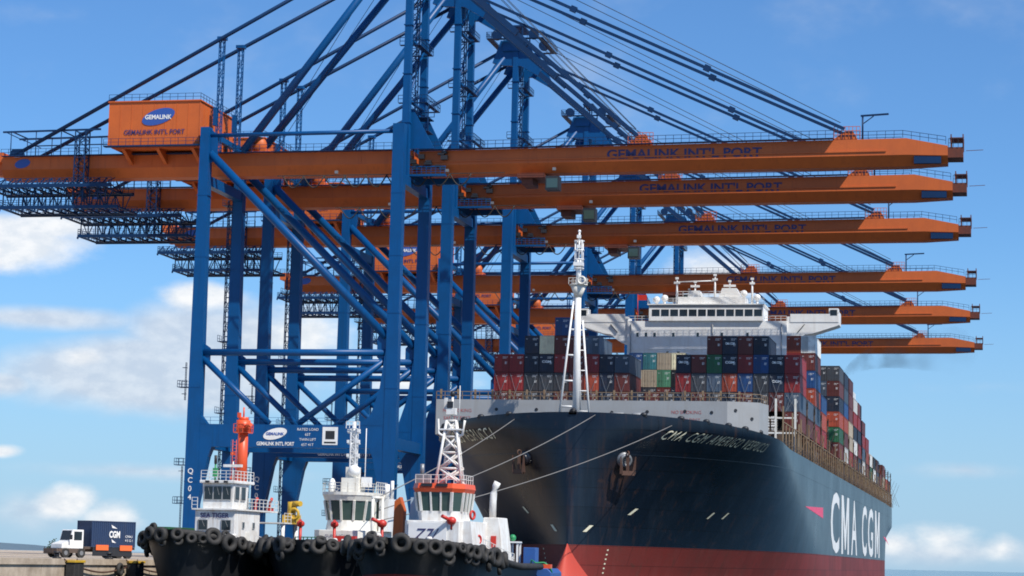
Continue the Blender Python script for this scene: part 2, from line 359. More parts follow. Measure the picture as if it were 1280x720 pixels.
def text_mesh(txt, size, shear=0.0, width=None, spacing=1.0, bold=0.0):
    """outline of a line of writing as (verts, faces) in the XZ plane, centred"""
    cu = bpy.data.curves.new('writing', 'FONT'); cu.body = txt; cu.size = size; cu.shear = shear; cu.space_character = spacing
    cu.align_x = 'CENTER'; cu.align_y = 'CENTER'; cu.offset = bold; cu.resolution_u = 3
    o = bpy.data.objects.new('writing', cu); COL.objects.link(o)
    dg = bpy.context.evaluated_depsgraph_get(); me = bpy.data.meshes.new_from_object(o.evaluated_get(dg))
    V = [v.co.copy() for v in me.vertices]; Fc = [tuple(p.vertices) for p in me.polygons]
    bpy.data.objects.remove(o); bpy.data.curves.remove(cu); bpy.data.meshes.remove(me)
    if V:
        x0, x1 = min(v.x for v in V), max(v.x for v in V); y0, y1 = min(v.y for v in V), max(v.y for v in V)
        k = (width/(x1-x0)) if width else 1.0
        V = [Vector(((v.x-(x0+x1)/2)*k, v.y-(y0+y1)/2, 0)) for v in V]
    return V, Fc
def writing(txt, size, name, mat, parent, loc, width=None, shear=0.0, ax=(1,0,0), ay=(0,0,1), thick=0.03, spacing=1.0, bold=0.0, stack=None):
    ax, ay = Vector(ax), Vector(ay); nn = ax.cross(ay)
    lines = txt if isinstance(txt, list) else [txt]; o = None
    for i, ln in enumerate(lines):
        mb = MB(); V, Fc = text_mesh(ln, size, shear, width if stack is None else None, spacing, bold)
        off = -(i-(len(lines)-1)/2)*(stack or size*1.25)
        vs = [mb.bm.verts.new(ax*v.x+ay*(v.y+off)+nn*thick) for v in V]
        for f in Fc:
            try: mb.bm.faces.new([vs[k] for k in f])
            except ValueError: pass
        o = mb.build(name, mat, parent, loc, recalc=False)
    return o
def ellipse(name, mat, parent, loc, a, b, tilt=0.0, ax=(1,0,0), ay=(0,0,1), thick=0.02, n=36):
    ax, ay = Vector(ax), Vector(ay); nn = ax.cross(ay); mb = MB(); vs = []
    for i in range(n):
        t = 2*math.pi*i/n; x, y = a*math.cos(t), b*math.sin(t)
        x, y = x*math.cos(tilt)-y*math.sin(tilt), x*math.sin(tilt)+y*math.cos(tilt)
        vs.append(mb.bm.verts.new(ax*x+ay*y+nn*thick))
    mb.bm.faces.new(vs)
    return mb.build(name, mat, parent, loc, recalc=False)

# ------------------------------------------------------------------ setting: water, quay, far land
QZ = 2.2; QX = -85.0
def setting():
    m, nt, b = nodemat('sea_water'); N = nt.nodes; L = nt.links
    tc = N.new('ShaderNodeTexCoord'); n = N.new('ShaderNodeTexNoise'); n.inputs['Scale'].default_value = 0.35; n.inputs['Detail'].default_value = 6
    L.new(tc.outputs['Object'], n.inputs['Vector'])
    bp = N.new('ShaderNodeBump'); bp.inputs['Strength'].default_value = 0.35; bp.inputs['Distance'].default_value = 0.5; L.new(n.outputs['Fac'], bp.inputs['Height'])
    L.new(bp.outputs[0], b.inputs['Normal']); b.inputs['Base Color'].default_value = (0.010, 0.026, 0.026, 1); b.inputs['Roughness'].default_value = 0.12
    mb = MB(); mb._faces([(-30000,-500,0),(30000,-500,0),(30000,40000,0),(-30000,40000,0)], [(0,1,2,3)])
    tag(mb.build('water', m), kind='structure')
    # concrete
    m, nt, b = nodemat('quay_concrete'); N = nt.nodes; L = nt.links
    tc = N.new('ShaderNodeTexCoord'); n = N.new('ShaderNodeTexNoise'); n.inputs['Scale'].default_value = 0.5; n.inputs['Detail'].default_value = 9; n.inputs['Roughness'].default_value = 0.7
    L.new(tc.outputs['Object'], n.inputs['Vector'])
    cr = N.new('ShaderNodeValToRGB'); cr.color_ramp.elements[0].position = 0.32; cr.color_ramp.elements[0].color = (0.32, 0.25, 0.18, 1)
    cr.color_ramp.elements[1].position = 0.66; cr.color_ramp.elements[1].color = (0.56, 0.46, 0.35, 1)
    L.new(n.outputs['Fac'], cr.inputs[0])
    mp = N.new('ShaderNodeMapping'); mp.inputs['Scale'].default_value = (0.7, 0.7, 0.12); L.new(tc.outputs['Object'], mp.inputs[0])
    n2 = N.new('ShaderNodeTexNoise'); n2.inputs['Scale'].default_value = 1.2; n2.inputs['Detail'].default_value = 4; L.new(mp.outputs[0], n2.inputs['Vector'])
    r = N.new('ShaderNodeMapRange'); r.inputs[1].default_value = 0.52; r.inputs[2].default_value = 0.75; r.inputs[4].default_value = 0.38; L.new(n2.outputs['Fac'], r.inputs[0])
    mx = N.new('ShaderNodeMix'); mx.data_type = 'RGBA'; mx.inputs[7].default_value = (0.16, 0.12, 0.09, 1); L.new(r.outputs[0], mx.inputs[0]); L.new(cr.outputs[0], mx.inputs[6])
    L.new(mx.outputs[2], b.inputs['Base Color']); b.inputs['Roughness'].default_value = 0.85
    bp = N.new('ShaderNodeBump'); bp.inputs['Strength'].default_value = 0.4; bp.inputs['Distance'].default_value = 0.05; L.new(n.outputs['Fac'], bp.inputs['Height']); L.new(bp.outputs[0], b.inputs['Normal'])
    mb = MB()
    y = 40.0
    while y < 1200:                                     # wall panels with joints, the deck as one sheet
        mb.bx(QX-2.5, QX, y+0.04, y+14.96, -3, QZ-0.55); y += 15
    mb.bx(QX-2.6, QX+0.18, 40, 1200, QZ-0.55, QZ+0.0)   # cope beam
    mb.bx(-1500, QX-2.6, 40, 1200, -3, QZ)
    tag(mb.build('quay', m), kind='structure')
    mb = MB()
    for x in (-93.75, -126.15):
        for dx in (-0.5, 0.5): mb.bx(x+dx-0.05, x+dx+0.05, 200, 900, QZ+0.004, QZ+0.03)
    tag(mb.build('crane_rails', 'steel'), kind='structure')
    m2 = paint('hazy_hill', (0.10, 0.15, 0.19), 0.9, 0.4, (0.07, 0.11, 0.12), scale=0.01, streak=False)  # haze of the distance put into the blue-grey base colour
    mb = MB(); rnd = random.Random(3)
    n = 60; rows = []
    for j, (dy, k) in enumerate(((-160,0),(-80,0.7),(0,1.0),(160,0.75),(320,0))):
        row = []
        for i in range(n+1):
            x = -2100+i*20.0
            hgt = 9*math.exp(-((x+1384)/26)**2)+15*math.exp(-((x+1462)/45)**2)
            hgt += 3*rnd.random()*min(1, hgt/6)
            row.append(mb.bm.verts.new((x, 2900+dy, 1.5+hgt*k)))
        rows.append(row)
    for j in range(4):
        for i in range(n):
            f = mb.bm.faces.new((rows[j][i], rows[j][i+1], rows[j+1][i+1], rows[j+1][i])); f.smooth = True
    tag(mb.build('hill', m2), kind='structure')
setting()

# quay furniture
def quay_furniture():
    for i, y in enumerate((196.0, 211.0, 226.0)):
        o = empty('quay_fender', (QX+0.18, y, QZ))
        tag(o, ['yellow topped black fender panel on the sunlit quay wall near the truck', 'black fender panel hidden partly behind the tyre lined tug bow', 'fender panel on the quay wall beside the white tug'][i], 'fender', 'fenders on the quay wall')
        MB().bx(0, 0.9, -1.1, 1.1, -2.9, -0.35).build('fender_panel', 'rubber', o, bevel=0.06)
        MB().bx(-0.1, 1.0, -1.2, 1.2, -0.35, -0.12).build('fender_cap', 'yellow', o, bevel=0.03)
        mb = MB()
        for q in (-1.0, 1.0): mb.tube((0.3, q, -0.4), (0.0, q*1.5, 0.0), 0.05, 6)
        mb.build('chain', 'rust', o)
    for i, (y, lab) in enumerate(((196.0, 'dark iron bollard on the quay edge well short of the truck'), (208.5, 'dark iron bollard on the quay edge before the truck'), (226.0, 'dark iron bollard on the quay edge behind the tug bow'))):
        o = MB().tube((0,0,0), (0,0,0.15), 0.42, 12).tube((0,0,0.15), (0,0,0.5), 0.24, 12, 0.22).tube((0,0,0.5), (0,0,0.66), 0.36, 12, 0.30).build('bollard', 'dark', None, (QX-1.2, y, QZ))
        tag(o, lab, 'bollard', 'bollards along the quay edge')
    for i, y in enumerate((206.0, 221.0)):                     # used tyres hung on the wall
        o = MB().torus((0,0,0), (1,0,0), 0.5, 0.2).build('old_tyre', 'rubber', None, (QX+0.4, y+1.5, QZ-1.0))
        tag(o, ['worn tyre hanging on the quay wall below the truck', 'worn tyre hanging on the quay wall beside the tug bow'][i], 'tyre', 'tyres on the quay wall')
    for i, (ya, yb) in enumerate(((197.5, 209.5), (212.5, 224.5))):
        pts = [(QX+0.3, ya+(yb-ya)*t/12, QZ-0.75-0.5*math.sin(math.pi*t/12)) for t in range(13)]
        tag(MB().path(pts, 0.09, 6).build('safety_chain', 'rust'), ['slack rusty chain on the quay wall short of the yellow topped fender', 'slack rusty chain on the quay wall below the truck, by the tug bow'][i], 'chain', 'chains along the quay wall')
    # a far bush
    o = empty('bush', (-176.5, 400, QZ)); tag(o, 'dark green bush standing alone on the quay beyond the truck cab', 'bush')
    mb = MB(); rr = random.Random(5)
    for k in range(420):
        v = Vector((rr.gauss(0,0.6), rr.gauss(0,0.6), abs(rr.gauss(0.9,0.7)))); sz = 0.16
        a = Vector((rr.uniform(-1,1), rr.uniform(-1,1), rr.uniform(-1,1))).normalized(); b2 = a.orthogonal().normalized()
        mb._faces([v-a*sz, v+b2*sz, v+a*sz, v-b2*sz], [(0,1,2,3)])
    mb.build('crown', paint('bush_leaves', (0.025, 0.05, 0.02), 0.8, 0.4, (0.05,0.07,0.03), scale=2, streak=False), o, recalc=False)
    MB().tube((0,0,0), (0.05,0,0.9), 0.12, 8, 0.06).build('trunk', 'mud', o)
quay_furniture()

# ------------------------------------------------------------------ containers
CL, CW_, CH = 12.19, 2.438, 2.98
def container_mesh(L=CL, H=CH):
    mb = MB(); w = CW_; f = 0.11
    for x in (-w/2, w/2-f):
        for y in (-L/2, L/2-f): mb.bx(x, x+f, y, y+f, 0, H)
    for x in (-w/2, w/2-f):
        for z in (0, H-f): mb.bx(x, x+f, -L/2+f, L/2-f, z, z+f)
    for y in (-L/2, L/2-f):
        for z in (0, H-f): mb.bx(-w/2+f, w/2-f, y, y+f, z, z+f)
    mb.bx(-w/2+0.05, w/2-0.05, -L/2+0.07, L/2-0.05, 0.05, H-0.03)
    me = bpy.data.meshes.new('container_body'); bmesh.ops.recalc_face_normals(mb.bm, faces=mb.bm.faces); mb.bm.to_mesh(me); mb.bm.free()
    return me
def door_mesh(sgn, L=CL, H=CH):
    mb = MB(); w = CW_; y = -L/2+0.07
    x0, x1 = (0.012, w/2-0.13) if sgn > 0 else (-w/2+0.13, -0.012)
    mb.bx(x0, x1, y-0.045, y-0.005, 0.13, H-0.13)
    for q in (0.28, 0.72):
        x = x0+(x1-x0)*q; mb.bx(x-0.022, x+0.022, y-0.10, y-0.046, 0.06, H-0.06)
        mb.bx(x-0.05, x+0.20, y-0.115, y-0.101, 1.1, 1.18)
    me = bpy.data.meshes.new('container_door'); bmesh.ops.recalc_face_normals(mb.bm, faces=mb.bm.faces); mb.bm.to_mesh(me); mb.bm.free()
    return me
_CM = {}
def cmesh(kind, colr):
    key = (kind, colr)
    if key not in _CM:
        base = {'b': lambda: container_mesh(), 'dl': lambda: door_mesh(-1), 'dr': lambda: door_mesh(1)}[kind]() if (kind,) not in _CM else _CM[(kind,)].copy()
        _CM.setdefault((kind,), base)
        if key[1] is not None:
            base = base if not base.materials else base.copy()
            base.materials.clear(); base.materials.append(CC[colr])
        _CM[key] = base
    return _CM[key]
N_CONT = [0]
def link(name, me, parent=None, loc=(0,0,0)):
    o = bpy.data.objects.new(name, me); COL.objects.link(o); o.location = loc
    if parent is not None: o.parent = parent
    return o
_LG = {}
def code_mesh():
    me = bpy.data.meshes.new('lettering'); V = []; F = []
    rr = random.Random(9)
    for z, n, x0 in ((2.46, 9, 0.16), (2.26, 6, 0.16), (1.62, 4, 0.55), (1.48, 4, 0.55), (1.34, 4, 0.55), (2.4, 4, -1.0)):
        x = x0
        for k in range(n):
            ww = rr.choice((0.05, 0.065, 0.075)); i = len(V); y = -CL/2+0.02
            V += [(x, y, z), (x+ww, y, z), (x+ww, y, z+0.11), (x, y, z+0.11)]; F.append((i, i+1, i+2, i+3)); x += ww+0.025+(0.06 if k == 3 else 0)
    me.from_pydata(V, [], F); me.materials.append(MAT['white']); return me
def container(x, y, z, colr, label, doors=True, group='containers stacked on the ship', mark=None):
    o = empty('shipping_container', (x, y, z)); tag(o, label, 'container', group)
    link('body', cmesh('b', colr), o)
    if doors:
        link('door', cmesh('dl', colr), o); link('door', cmesh('dr', colr), o)
        if colr not in ('white', 'cream', 'beige'):
            if 'code' not in _LG: _LG['code'] = code_mesh()
            link('lettering', _LG['code'], o)
    if mark:
        if mark not in _LG:
            V, Fc = text_mesh(mark, 0.52, 0, 1.5, 1, 0.02)
            me = bpy.data.meshes.new('lettering'); me.from_pydata([(v.x, -CL/2-0.052, 1.75+v.y) for v in V], [], Fc); me.materials.append(MAT['white']); _LG[mark] = me
        link('lettering', _LG[mark], o)
    N_CONT[0] += 1
    return o

# ------------------------------------------------------------------ the container ship
SX, SY = -57.3, 296.0          # centreline, stem
BEAM = 25.6; ZD = 20.6; SLEN = 366.0
def zedge(s): return ZD+2.6*max(0.0, 1-s/46.0)**1.4
def hw(s, z):
    z = max(z, 0.0)
    L = max(34.0, 35+(ZD-z)*4.6); s0 = 2.4*(min(z, 23)/23)**1.2
    t = min(1.0, max(0.0, (s-s0)/(L-s0))); q = min(1.0, z/21.0)**1.3
    a = 2.6+(2.05-2.6)*q; b = 0.95+(0.5-0.95)*q
    w = BEAM*(max(0.0, 1-(1-t)**a))**b
    if s > 318:                       # run aft: the lower hull tucks in under the stern
        e = (s-318)/48.0; w *= 1-0.34*e**1.6*max(0.0, 1-z/15.0)-0.02*e
    return w
def hull_pt(side, s, z, off=0.0):
    p = Vector((SX+side*hw(s, z), SY+s, z))
    if off:
        e = 0.15
        du = Vector((side*(hw(s+e, z)-hw(s-e, z)), 2*e, 0)); dv = Vector((side*(hw(s, z+e)-hw(s, z-e)), 0, 2*e))
        n = du.cross(dv).normalized()
        if n.x*side < 0: n = -n
        p += n*off
    return p
def stem_s(z): return 2.4*(min(max(z,0), 23)/23)**1.2
def ship():
    root = empty('container_ship', (SX, SY, 0))
    tag(root, 'huge dark blue container ship with red boot top moored under the cranes', 'ship')
    inv = Vector((SX, SY, 0))
    ZB = 5.3
    st = [0, .15, .4, .8, 1.3, 2, 3, 4.2, 5.6, 7.2, 9, 11, 13, 15.5, 18, 21, 24, 27, 30, 33, 36, 40, 45, 50, 56, 62, 70, 78, 86, 95, 105, 115, 127, 140, 170, 200, 240, 280, 318, 326, 334, 342, 350, 358, SLEN]
    nz_up = 14
    mb = MB(); grid = {}
    for side in (-1, 1):
        for i, sr in enumerate(st):
            zs = [-3, -1, 0.5, 2, 3.3, ZB]
            ze = zedge(sr); zs += [ZB+(ze-ZB)*(k/nz_up) for k in range(1, nz_up+1)]
            for j, z in enumerate(zs):
                s = sr+stem_s(z)*max(0.0, 1-sr/30.0)
                grid[side, i, j] = mb.bm.verts.new(Vector((side*hw(s, z), s, z)))
    nj = 6+nz_up
    for side in (-1, 1):
        for i in range(len(st)-1):
            for j in range(nj-1):
                q = [grid[side, i, j], grid[side, i+1, j], grid[side, i+1, j+1], grid[side, i, j+1]]
                if side > 0: q = q[::-1] if False else q
                else: q = q[::-1]
                f = mb.bm.faces.new(q); f.smooth = True; f.material_index = 1 if j < 5 else 0
    for j in range(nj-1):                                 # transom
        i = len(st)-1
        f = mb.bm.faces.new([grid[1, i, j], grid[-1, i, j], grid[-1, i, j+1], grid[1, i, j+1]]); f.material_index = 1 if j < 5 else 0
    bmesh.ops.remove_doubles(mb.bm, verts=mb.bm.verts, dist=0.01)
    hull = mb.build('hull', ['navy', 'boot'], root)
    # deck (below the bulwark forward)
    mb = MB(); prev = None
    for sr in st:
        z = min(zedge(sr)-0.05, ZD+0.4) if sr < 46 else ZD-0.02
        s = sr+stem_s(z)*max(0.0, 1-sr/30.0); w = max(0.0, hw(s, z)-0.12)
        cur = (mb.bm.verts.new((-w, s, z)), mb.bm.verts.new((w, s, z)))
        if prev: mb.bm.faces.new((prev[0], prev[1], cur[1], cur[0]))
        prev = cur
    mb.build('deck', 'dark', root)
    # bulb
    mb = MB(); rings = []
    for k in range(14):
        z = 6.0-8.0*k/13; d = 6.0-z; wd = 0.10+0.30*d**1.25; ln = 0.25+1.35*d**0.9
        rings.append([mb.bm.verts.new((wd*math.sin(a*math.pi/20), 1.5-ln*max(0, math.cos(a*math.pi/20))+6*(1-max(0, math.cos(a*math.pi/20)))*0.5, z)) for a in range(-10, 11)])
    for i in range(13):
        for a in range(20):
            f = mb.bm.faces.new((rings[i][a], rings[i][a+1], rings[i+1][a+1], rings[i+1][a])); f.smooth = True
    mb.bm.faces.new(rings[0])
    mb.build('bulbous_bow', 'bulb', root)
    # ship name on both bows, wrapped over the flare
    def wrap_text(txt, size, width, side, s_c, z_c, slope, shear, mat, name, off=0.05):
        V, Fc = text_mesh(txt, size, shear, width, 1.22, 0.0)
        # arc length table at height z_c
        tab = [(0.0, stem_s(z_c)+0.02)]; s = tab[0][1]; acc = 0; p = hull_pt(side, s, z_c)
        while s < 120:
            s += 0.1; q = hull_pt(side, s, z_c); acc += (q-p).length; p = q; tab.append((acc, s))
        import bisect
        accs = [a for a, _ in tab]
        a_c = next(a for a, s in tab if s >= s_c)
        mbt = MB(); vs = []
        for v in V:
            a = a_c+v.x*(1 if side > 0 else -1); i = min(len(tab)-1, max(0, bisect.bisect_left(accs, a)))
            vs.append(mbt.bm.verts.new(hull_pt(side, tab[i][1], z_c+v.y+slope*v.x, off)-inv))
        for f in Fc:
            try: mbt.bm.faces.new([vs[k] for k in f])
            except ValueError: pass
        return mbt.build(name, mat, hull, recalc=False)
    wrap_text('CMA CGM AMERIGO VESPUCCI', 1.75, 23.5, 1, 14.5, 20.1, -0.028, 0.25, 'namewh', 'lettering')
    wrap_text('CMA CGM AMERIGO VESPUCCI', 2.1, 23.5, -1, 14.5, 20.1, 0.028, 0.22, 'namewh', 'lettering')
    # big letters on the side
    for ch, y0, y1 in (('C',421,443),('M',449,471),('A',478,497),('C',514,532),('G',537,558),('M',566,587)):
        if ch == 'M':
            W_ = y1-y0; out = [(0,0),(0,1),(.26,1),(.5,.42),(.74,1),(1,1),(1,0),(.79,0),(.79,.66),(.56,.08),(.44,.08),(.21,.66),(.21,0)]
            V = [Vector((x*W_-W_/2, y*10-5, 0)) for x, y in out]; Fc = [tuple(range(len(V)))[::-1]]
        else: V, Fc = text_mesh(ch, 10.0, 0, y1-y0, 1.0, 0.16)
        zmin, zmax = min(v.y for v in V), max(v.y for v in V); k = 11.6/(zmax-zmin)
        for sd in (1,):
            mbt = MB(); vs = [mbt.bm.verts.new((BEAM+0.035, (y0+y1)/2+v.x-SY, 11.6+v.y*k)) for v in V]
            for f in Fc:
                try: mbt.bm.faces.new([vs[q] for q in f])
                except ValueError: pass
            mbt.build('lettering', 'white', hull, recalc=False)
    mb = MB(); mb._faces([(BEAM+0.03, 366-SY, 12.8), (BEAM+0.03, 403-SY, 11.7), (BEAM+0.03, 403-SY, 13.6)], [(0,1,2)])
    mb.build('painted_mark', 'pink', hull, recalc=False)
    mb = MB(); mb._faces([(BEAM+0.03, 604-SY, 11.6), (BEAM+0.03, 634-SY, 9.6), (BEAM+0.03, 618-SY, 11.4)], [(0,1,2)])
    mb.build('painted_mark', 'pink', hull, recalc=False)
    # draught marks and tug push marks: small pale dashes on the bow
    for side in (-1, 1):
        mb = MB()
        for (s, z) in ((8.5, 10.0), (24.5, 10.0), (28.5, 10.1), (2.8, 7.5)):
            p = [hull_pt(side, s+dx*0.5+dz*0.4, z+dz*0.45, 0.05)-inv for dx, dz in ((-0.5,-1),(0.5,-1),(0.5,1),(-0.5,1))]
            mb._faces(p, [(0,1,2,3)])
        mb.build('tug_mark', 'namewh', hull, recalc=False)
    for side in (-1, 1):
        mb = MB()
        for k in range(6):
            z = 1.5+k*0.62; p = [hull_pt(side, 6.5+dx, z+dz, 0.05)-inv for dx, dz in ((-0.14,0),(0.14,0),(0.14,0.2),(-0.14,0.2))]
            mb._faces(p, [(0,1,2,3)])
        mb.build('draught_mark', 'namewh', hull, recalc=False)
    # plating seams as slightly raised belts
    for side in (-1, 1):
        for z in (17.6,):
            mb = MB(); pts = [hull_pt(side, s, z, 0.012)-inv for s in [stem_s(z)+0.3+(k/70)**1.5*360 for k in range(71)]]
            for a, b in zip(pts, pts[1:]): mb.beam(a, b, 0.05, 0.05)
            mb.build('weld_seam', 'navy', hull)
    # anchors in their pockets
    for side in (1, -1):
        c = hull_pt(side, 4.4, 16.9, 0.0)-inv; n = (hull_pt(side, 4.4, 16.9, 1.0)-inv-c).normalized()
        A = tag(MB().tube(c-n*1.0, c+n*0.5, 1.35, 20, 0.9).torus(c+n*0.5, n, 0.72, 0.26, 22, 8).build('anchor_bolster', 'steel' if side > 0 else 'navy', root))
        d = Vector((n.y, -n.x, 0)).normalized()*(-side)
        mb = MB(); p = c+n*1.25
        mb.beam(p+Vector((0,0,0.9)), p+Vector((0,0,-1.4)), 0.36, 0.36)
        mb.beam(p+d*(-0.95)+Vector((0,0,-1.5)), p+d*0.95+Vector((0,0,-1.5)), 0.45, 0.6)
        for q in (-1, 1): mb.beam(p+d*(q*0.9)+Vector((0,0,-1.6)), p+d*(q*1.1)+n*0.2+Vector((0,0,0.8)), 0.45, 0.4, 0.1, 0.12)
        mb.torus(p+Vector((0,0,1.1)), d, 0.35, 0.1, 12, 6)
        mb.build('anchor', 'rust', A)
    # breakwater: a V-plan wall across the foredeck
    zb, zt = ZD+0.3, 26.0
    plan = [(-24.0, 26.5), (-23.3, 19.3), (22.0, 19.3), (18.2, 19.2)]
    mb = MB()
    BWX = lambda x: 19.0+max(0.0, x-19.0)*0.5      # a straight wall, its seaward end turned aft
    xs = [-23.4, 19.0, 23.3]
    pl = [(x, BWX(x)) for x in xs]
    mb.prism([(-24.3, 25.0)]+pl+[(24.1, 26.0), (23.85, 26.0)]+[(x*0.99, y+0.28) for x, y in pl[::-1]]+[(-24.05, 25.0)], 'z', zb, zt)
    bw = mb.build('breakwater', 'grey', root)
    mb = MB()
    for x in (-21.5, -14.4, -8.5, 2.5, 7.6, 13.0, 16.8): mb.tube((x, BWX(x)+0.05, zt-1.3-0.5*(x%3)/3), (x, BWX(x)-0.06, zt-1.3-0.5*(x%3)/3), 0.24, 10)
    for x, y in ((20.1, 19.5), (22.3, 20.6)): mb.tube((x, BWX(x)+0.05, zt-1.2-(x-20)*0.5), (x+0.04, BWX(x)-0.07, zt-1.2-(x-20)*0.5), 0.24, 10)
    mb.build('porthole', 'dark', bw)
    for x0, sg in ((13.2, 1), (-20.2, -1)):
        for ln, dz in (('NO SMOKING', -1.6), ('SAFETY FIRST', -2.7)):
            writing(ln, 0.68, 'lettering', 'notice', bw, (x0, BWX(x0), zt+dz), thick=0.03)
    mb = MB(); mb.rail([(x, BWX(x)+0.12, zt) for x in xs]+[(23.9, 26, zt)], 1.15, 0.085, 1.3, 2)
    for k in range(18): x = -22.8+k*2.55; mb.bx(x-0.13, x+0.13, BWX(x)+0.35, BWX(x)+0.6, zb, zt+1.5)
    mb.beam((-22.9, BWX(0)+0.47, zt-0.5), (19.0, BWX(0)+0.47, zt-0.5), 0.2, 0.2); mb.beam((19.0, BWX(19)+0.47, zt-0.5), (20.7, BWX(20.7)+0.47, zt-0.5), 0.2, 0.2)
    mb.build('railing', 'tan', bw)
    # foredeck gear
    for x in (-7, -4.6, 4.5, 7.5):
        MB().tube((x-0.9, 12, ZD+2.4), (x+0.9, 12, ZD+2.4), 0.8, 14).bx(x-1.1, x+1.1, 11.4, 12.8, ZD+0.4, ZD+1.8).build('windlass', 'grey', root)
    mb = MB()
    for side in (-1, 1):
        for s in (1.6, 4, 7, 10, 13.5, 17, 21):
            p = hull_pt(side, s+0.6, zedge(s))-inv; mb.ball((p.x*0.985, p.y+0.2, zedge(s)+0.16), 0.42, (1.2, 1.0, 0.8), 8)
            mb.bx(p.x*0.985-0.5, p.x*0.985+0.5, p.y, p.y+0.5, zedge(s)-0.2, zedge(s)+0.1)
    mb.ball((0, 2.8, 23.3), 0.5, n=8)
    mb.build('fairlead', 'dark', root)
    # foremast
    fm = MB(); yb = 10.0; x0 = -1.0
    fm.tube((x0, yb, ZD+0.4), (x0, yb, 41.6), 0.52, 14, 0.42)
    mast = fm.build('foremast', 'white', root)
    mb = MB()
    legs = [((-3.4, yb-0.6, ZD+1), (-1.5, yb-0.1, 40.5)), ((0.9, yb+0.6, ZD+1), (-0.3, yb+0.1, 36.5)), ((-0.9, yb+3.2, ZD+1), (x0, yb+0.3, 38))]
    for a, b in legs: mb.tube(a, b, 0.17, 8, 0.13)
    for k in range(5):
        t = 0.15+0.19*k
        a = Vector(legs[0][0]).lerp(Vector(legs[0][1]), t); mb.tube(a, (x0, yb, a.z), 0.13, 8)
        a = Vector(legs[1][0]).lerp(Vector(legs[1][1]), t); mb.tube(a, (x0, yb, a.z), 0.08, 6)
    mb.build('mast_leg', 'white', mast)
    MB().tube((x0, yb, 39.6), (x0, yb, 41.4), 0.4, 16, 1.15).tube((x0, yb, 41.4), (x0, yb, 41.55), 1.3, 16).rail([(x0-1.2, yb-1, 41.5), (x0+1.2, yb-1, 41.5), (x0+1.2, yb+1, 41.5), (x0-1.2, yb+1, 41.5)], 0.9, 0.06, 0.6, 2).torus((x0+0.65, yb-1.25, 42.0), (0,1,0), 0.5, 0.16, 14, 6).build('mast_platform', 'cream', mast)
    mb = MB().tube((x0, yb, 41.5), (x0, yb, 45.0), 0.38, 12, 0.3).tube((x0, yb, 45), (x0, yb, 49.0), 0.14, 8)
    for q in range(4):
        a = q*math.pi/2+0.78; mb.tube((x0+0.72*math.cos(a), yb+0.72*math.sin(a), 43.6), (x0+0.66*math.cos(a), yb+0.66*math.sin(a), 47.8), 0.07, 6)
    for z in (43.8, 45.1, 46.4, 47.7): mb.torus((x0, yb, z), (0,0,1), 0.7, 0.06, 14, 5)
    mb.box((x0, yb-0.2, 44.4), (1.3, 1.1, 0.5)); mb.ball((x0, yb, 49.1), 0.22)
    for z in (46.9, 48.3): mb.box((x0, yb-0.3, z), (0.5, 0.5, 0.45))
    mb.build('mast_lantern', 'white', mast)
    # bridge
    yb = 440-SY; K = 1.0185
    def X(v): return v*K-0.5
    def Z(v): return 3+(v-3)*K if v < 55 else 3+(52+(v-55)*0.78)*K
    br = MB().bx(X(-15.6), X(15.6), yb, yb+13, ZD, Z(50.2)).build('bridge_house', 'white', root)
    mb = MB()
    for z in (38.6, 41.6, 44.6): mb.bx(X(-15.65), X(15.65), yb-0.10, yb, Z(z), Z(z)+0.10)
    mb.build('deck_ledge', 'white', br)
    for x in (-14.9, 1.2, 14.6): MB().tube((X(x), yb-0.18, ZD+8), (X(x), yb-0.18, Z(49.6)), 0.10, 6).build('drain_pipe', 'grey', br)
    for sd in (-1, 1):
        mb = MB()
        mb.prism([(X(sd*15.6), Z(50.15)), (X(sd*15.6), Z(45.6)), (X(sd*17.4), Z(46.3)), (X(sd*19.0), Z(47.6)), (X(sd*20.5), Z(47.8)), (X(sd*25.2), Z(49.3)), (X(sd*25.6), Z(49.5)), (X(sd*25.6), Z(51.1)), (X(sd*15.6), Z(51.1))], 'y', yb+0.4, yb+5.2)
        mb.bx(min(X(sd*16.2), X(sd*25.5)), max(X(sd*16.2), X(sd*25.5)), yb+0.3, yb+0.4, Z(50.0), Z(51.6))
        mb.bx(min(X(sd*25.4), X(sd*25.6)), max(X(sd*25.4), X(sd*25.6)), yb+0.4, yb+5.2, Z(51.1), Z(52.0))
        w = mb.build('bridge_wing', 'white', br)
        MB().bx(min(X(sd*23.6), X(sd*25.4)), max(X(sd*23.6), X(sd*25.4)), yb+0.5, yb+3, Z(51.1), Z(52.7)).build('wing_cab', 'white', w)
        MB().bx(min(X(sd*23.9), X(sd*25.2)), max(X(sd*23.9), X(sd*25.2)), yb+0.26, yb+0.45, Z(51.3), Z(52.4)).build('window', 'glass', w)
        MB().beam((X(sd*17.6), yb+0.28, Z(48.0)), (X(sd*19.0), yb+0.28, Z(49.6)), 0.5, 0.06).build('wing_slot', 'dark', w)
    mb = MB(); mb.bx(X(-11.3), X(11.0), yb-0.6, yb+9, Z(50.2), Z(53.3)); mb.bx(X(-11.6), X(11.3), yb-0.9, yb+9.3, Z(53.3), Z(53.5))
    wh = mb.build('wheelhouse', 'white', br)
    for k in range(12):
        x = -10.7+k*1.82; MB().bx(X(x), X(x+1.52), yb-0.64, yb-0.55, Z(51.1), Z(52.4)).build('window', 'glass', wh)
    MB().bx(X(-11.3), X(11.0), yb-0.67, yb-0.6, Z(52.8), Z(53.2)).build('visor', 'grey', wh)
